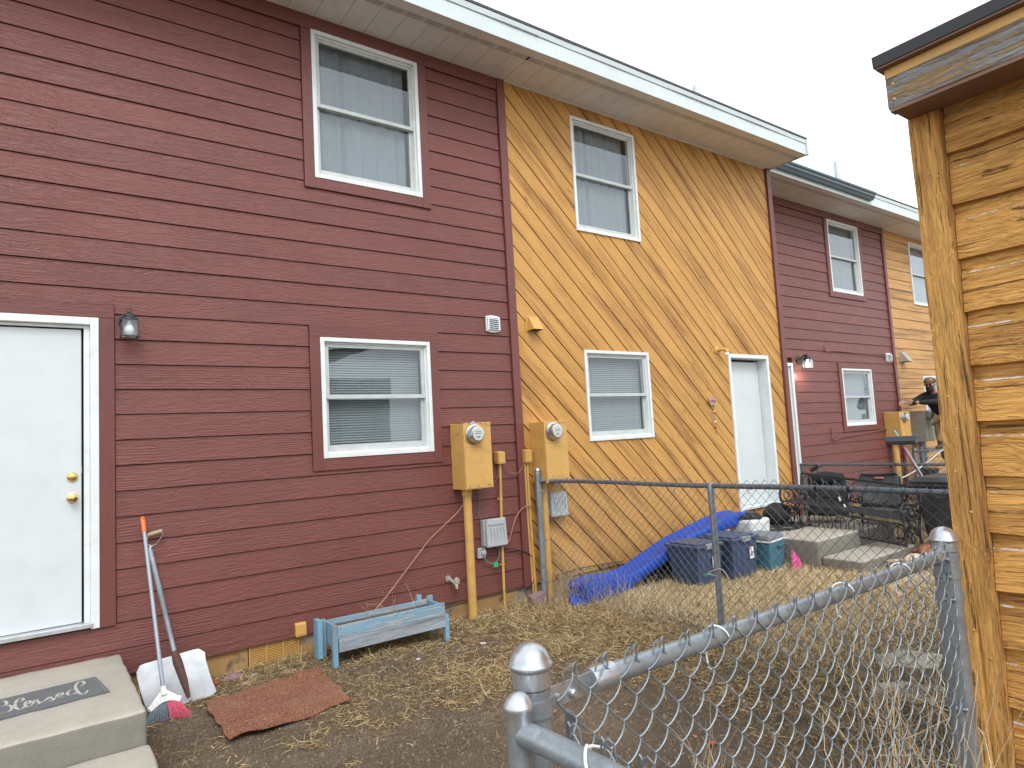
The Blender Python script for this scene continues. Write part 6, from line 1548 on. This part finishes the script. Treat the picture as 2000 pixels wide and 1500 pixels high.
# ------------------------------------------------------------------ straw, dead lawn, weeds
def ribbons(name, base, azim, tilt, length, width, bend, tone, mat_, seg=2):
    """many thin bent blades as one mesh; every argument but seg is an array over the blades"""
    n = len(base); dirh = np.stack([np.cos(azim), np.sin(azim), np.zeros(n)], -1)
    sidev = np.stack([-np.sin(azim), np.cos(azim), np.zeros(n)], -1)
    up_ = np.array([0, 0, 1.0]); P = [base]; cur = base.copy(); tl = tilt.copy()
    for k in range(seg):
        step = dirh * (np.cos(tl) * length / seg)[:, None] + up_ * (np.sin(tl) * length / seg)[:, None]
        cur = cur + step; P.append(cur.copy()); tl = tl - bend / seg; 
        a2 = azim + bend * .6 * (k + 1); dirh = np.stack([np.cos(a2), np.sin(a2), np.zeros(n)], -1)
    roll = rng.uniform(-.9, .9, n); sv = sidev * np.cos(roll)[:, None] + up_ * np.sin(roll)[:, None]
    V_ = []
    for k, p in enumerate(P):
        wd = (width * (1 - .55 * (k / seg) ** 2))[:, None]; V_ += [p - sv * wd, p + sv * wd]
    V_ = np.stack(V_, 1); m_ = V_.shape[1]
    idx = np.arange(n)[:, None] * m_; Q_ = np.concatenate([idx + np.array([[2 * k, 2 * k + 1, 2 * k + 3, 2 * k + 2]]) for k in range(seg)], 0)
    return np_mesh(name, V_.reshape(-1, 3), Q_, mat_, np.repeat(tone, m_))
def sample(n, x0, x1, y0, y1, dens):
    X = rng.uniform(x0, x1, n); Y = rng.uniform(y0, y1, n); k = rng.random(n) < dens(X, Y); return X[k], Y[k]
def free(X, Y):
    """not inside the stoops, slabs or on the mat"""
    k = ~((X < .5) & (Y > -1.62)); k &= ~((X > 6.97) & (X < 8.75) & (Y > -1.31)) & ~((X > 6.98) & (X < 8.25) & (Y > -1.76)); k &= Y < -.005
    k &= ~((X > .93) & (X < 1.62) & (Y > -1.2) & (Y < -.55))
    return k
# loose straw on the mud
X, Y = sample(300000, .45, 4.25, -5.0, 0, lambda x, y: straw_density(x, y) ** 1.25 * np.where(y < -3.9, .5, 1)); k = free(X, Y); X, Y = X[k], Y[k]; n = len(X)
dn = straw_density(X, Y)
o = ribbons('loose_straw', np.stack([X, Y, gh(X, Y) + rng.uniform(-.002, .016, n) * (.4 + dn)], -1), rng.uniform(0, 6.28, n), rng.normal(.06, .20, n), rng.gamma(2.4, .017, n) + .010, rng.uniform(.0009, .0025, n), rng.normal(0, .6, n), np.clip(rng.beta(1.6, 2.0, n) * .9 + .0 + .12 * (dn - .4), 0, 1), 'straw')
tag(o, 'loose dry straw scattered over the mud in front of the red wall', 'straw', kind='stuff')
# crumbs of soil
X, Y = sample(150000, .45, 4.6, -5.0, -.02, lambda x, y: .25 + .75 * fbm(x, y, 4, 77) ** 1.5); k = free(X, Y); X, Y = X[k], Y[k]; n = len(X)
s_ = rng.gamma(2.2, .0017, n) + .0015; Z = gh(X, Y) + s_ * .25; C3 = np.stack([X, Y, Z], -1); a0 = rng.uniform(0, 6.28, n); rad = lambda: s_ * rng.uniform(.7, 1.4, n)
ring = [C3 + np.stack([np.cos(a0 + q * 1.5708) * (rr_ := rad()), np.sin(a0 + q * 1.5708) * rr_, -s_ * .45 + rng.normal(0, .1, n) * s_], -1) for q in range(4)]
top_ = [C3 + np.stack([np.cos(a0 + .5 + q * 1.5708) * s_ * .45, np.sin(a0 + .5 + q * 1.5708) * s_ * .45, s_ * rng.uniform(.35, .85, n)], -1) for q in range(4)]
V_ = np.stack(ring + top_, 1); idx = (np.arange(n) * 8)[:, None]
Q_ = np.concatenate([idx + np.array([[4, 5, 6, 7]])] + [idx + np.array([[q, (q + 1) % 4, 4 + (q + 1) % 4, 4 + q]]) for q in range(4)], 0)
o = np_mesh('soil_crumbs', V_.reshape(-1, 3), Q_, 'crumb', np.repeat(rng.random(n), 8)); tag(o, 'small crumbs and clods of brown soil over the bare mud', 'soil', kind='stuff')
# tufts along the wall and the fence
X, Y = sample(40000, .9, 4.6, -2.6, 0, lambda x, y: np.where((y > -.20) & (x > 1.1), .34, 0) + np.clip((x - 3.2) / 1.0, 0, 1) * np.clip((y + 1.2) / 1.0, 0, 1) * .55 + .16 * straw_density(x, y) ** 1.5); k = free(X, Y); X, Y = X[k], Y[k]; n = len(X)
o = ribbons('dry_tufts', np.stack([X, Y, gh(X, Y)], -1), rng.uniform(0, 6.28, n), rng.normal(.75, .35, n), rng.gamma(3, .017, n) + .02, rng.uniform(.0008, .0018, n), rng.normal(.5, .7, n), np.clip(rng.beta(2.2, 1.8, n), 0, 1), 'straw')
tag(o, 'short upright tufts of dry grass along the foot of the wall and the first fence post', 'grass', kind='stuff')
# dead lawn beyond the fence
def lawn(x, y):
    cut = 4.02 + .25 * np.sin(y * 3) ; base_ = np.clip((x - cut) / .5, 0, 1) * np.clip((y + 3.2 + (x - 4) * .1) / 1.0, 0.0, 1)
    return base_ * (.55 + .45 * fbm(x, y, 3, 8))
X, Y = sample(330000, 3.9, 9.6, -4.2, -.02, lambda x, y: lawn(x, y) * np.clip(1.25 - (x - 4.2) * .11, .4, 1)); k = free(X, Y); X, Y = X[k], Y[k]; n = len(X)
o = ribbons('dead_lawn', np.stack([X, Y, gh(X, Y) - .004], -1), rng.uniform(0, 6.28, n), rng.normal(.45, .38, n), rng.gamma(4, .013, n) + .012, rng.uniform(.0012, .0026, n), rng.normal(.6, .8, n), np.clip(rng.normal(.58, .2, n) + .5 * (fbm(X, Y, 4, 3) - .45), 0, 1), 'lawn')
tag(o, 'dense pale dead lawn in the ochre yard around the slide and totes', 'grass', kind='stuff')
X, Y = sample(120000, 2.6, 9.0, -5.0, -1.9, lambda x, y: np.clip((x - 3.0 + (y + 3) * -.35) / .9, 0, 1) * (.25 + .75 * fbm(x, y, 3.2, 14)) * np.clip((-y - 1.7) / 1.0, 0, 1)); k = free(X, Y); X, Y = X[k], Y[k]; n = len(X)
o = ribbons('matted_turf', np.stack([X, Y, gh(X, Y) - .003], -1), rng.uniform(0, 6.28, n), rng.normal(.4, .4, n), rng.gamma(3, .014, n) + .012, rng.uniform(.001, .0022, n), rng.normal(.6, .8, n), np.clip(rng.beta(1.8, 1.8, n), 0, 1), 'lawn_dull')
tag(o, 'matted dull turf with a green tinge beyond the near fence', 'grass', kind='stuff')
X, Y = sample(60000, 8.9, 18, -5.0, .58, lambda x, y: np.full_like(x, .8)); n = len(X)
o = ribbons('far_turf', np.stack([X, Y, gh(X, Y)], -1), rng.uniform(0, 6.28, n), rng.normal(.6, .35, n), rng.gamma(4, .02, n) + .02, rng.uniform(.002, .004, n), rng.normal(.6, .8, n), np.clip(rng.normal(.5, .22, n), 0, 1), 'lawn_dull')
tag(o, 'rough dead grass in the far yards beyond the black chairs', 'grass', kind='stuff')
# tall bleached weeds
def weeds(cx, cy, rx, ry, n, h0, h1, label, mat_='weed', seg=5, lean=.25, curl=1.1, wd=.0013, zlo=0, zhi=0):
    X = rng.normal(cx, rx, n); Y = rng.normal(cy, ry, n); Y = np.minimum(Y, -.03)
    Z = gh(X, Y) + rng.uniform(zlo, zhi + 1e-6, n)
    o = ribbons('dry_weeds', np.stack([X, Y, Z], -1), rng.uniform(0, 6.28, n), rng.normal(1.35, lean, n), rng.uniform(h0, h1, n), rng.uniform(wd * .6, wd * 1.3, n), rng.normal(.7, curl, n), rng.beta(2, 1.6, n), mat_, seg)
    tag(o, label, 'weeds', 'clumps of tall dry weeds', kind='stuff'); return o
weeds(4.20, -.30, .10, .14, 230, .18, .62, 'tall bleached weeds around the foot of the first fence post')
weeds(4.45, -.55, .22, .16, 260, .10, .32, 'straggly dry weeds in front of the low end of the slide')
weeds(2.12, -4.36, .07, .05, 300, .35, 1.05, 'bleached tangled stems caught in the wire by the near end post', lean=.25, curl=1.7, wd=.0016, seg=9)
weeds(2.0, -4.32, .13, .07, 230, .35, .95, 'curling pale stems low on the near wire fabric', lean=.4, curl=2.2, wd=.0015, seg=9)
weeds(2.30, -.32, .14, .04, 16, .25, .42, 'few broken dry stalks standing in the blue planter', zlo=.10, zhi=.14, wd=.0018, curl=.3)
weeds(2.37, -3.35, .04, .03, 26, .2, .42, 'single tuft of seeded dry grass standing in the mud', lean=.2, curl=.4, wd=.0022)
weeds(2.385, -4.50, .004, .004, 3, 1.15, 1.3, 'long bent grass stem in front of the shed corner post', lean=.03, curl=.25, wd=.0022, seg=8)
# fallen leaves and chips
X, Y = sample(900, .6, 6.0, -4.2, -.05, lambda x, y: .12 + .5 * np.clip((x - 2.8) / 1.5, 0, 1) * np.clip((y + 3.4), 0, 1)); n = len(X); s_ = rng.uniform(.008, .026, n); a = rng.uniform(0, 6.28, n); Z = gh(X, Y) + .014
dx, dy = np.cos(a) * s_, np.sin(a) * s_; q = rng.uniform(.35, .7, n)
V_ = np.stack([np.stack([X - dx, Y - dy, Z + rng.uniform(0, .01, n)], -1), np.stack([X + dy * q, Y - dx * q, Z - .003], -1), np.stack([X + dx, Y + dy, Z + rng.uniform(0, .012, n)], -1), np.stack([X - dy * q, Y + dx * q, Z + rng.uniform(0, .008, n)], -1)], 1)
o = np_mesh('leaf_litter', V_.reshape(-1, 3), np.arange(4 * n).reshape(-1, 4), 'leaf'); tag(o, 'scattered rust-brown dead leaves and chips on the ground', 'leaves', kind='stuff')
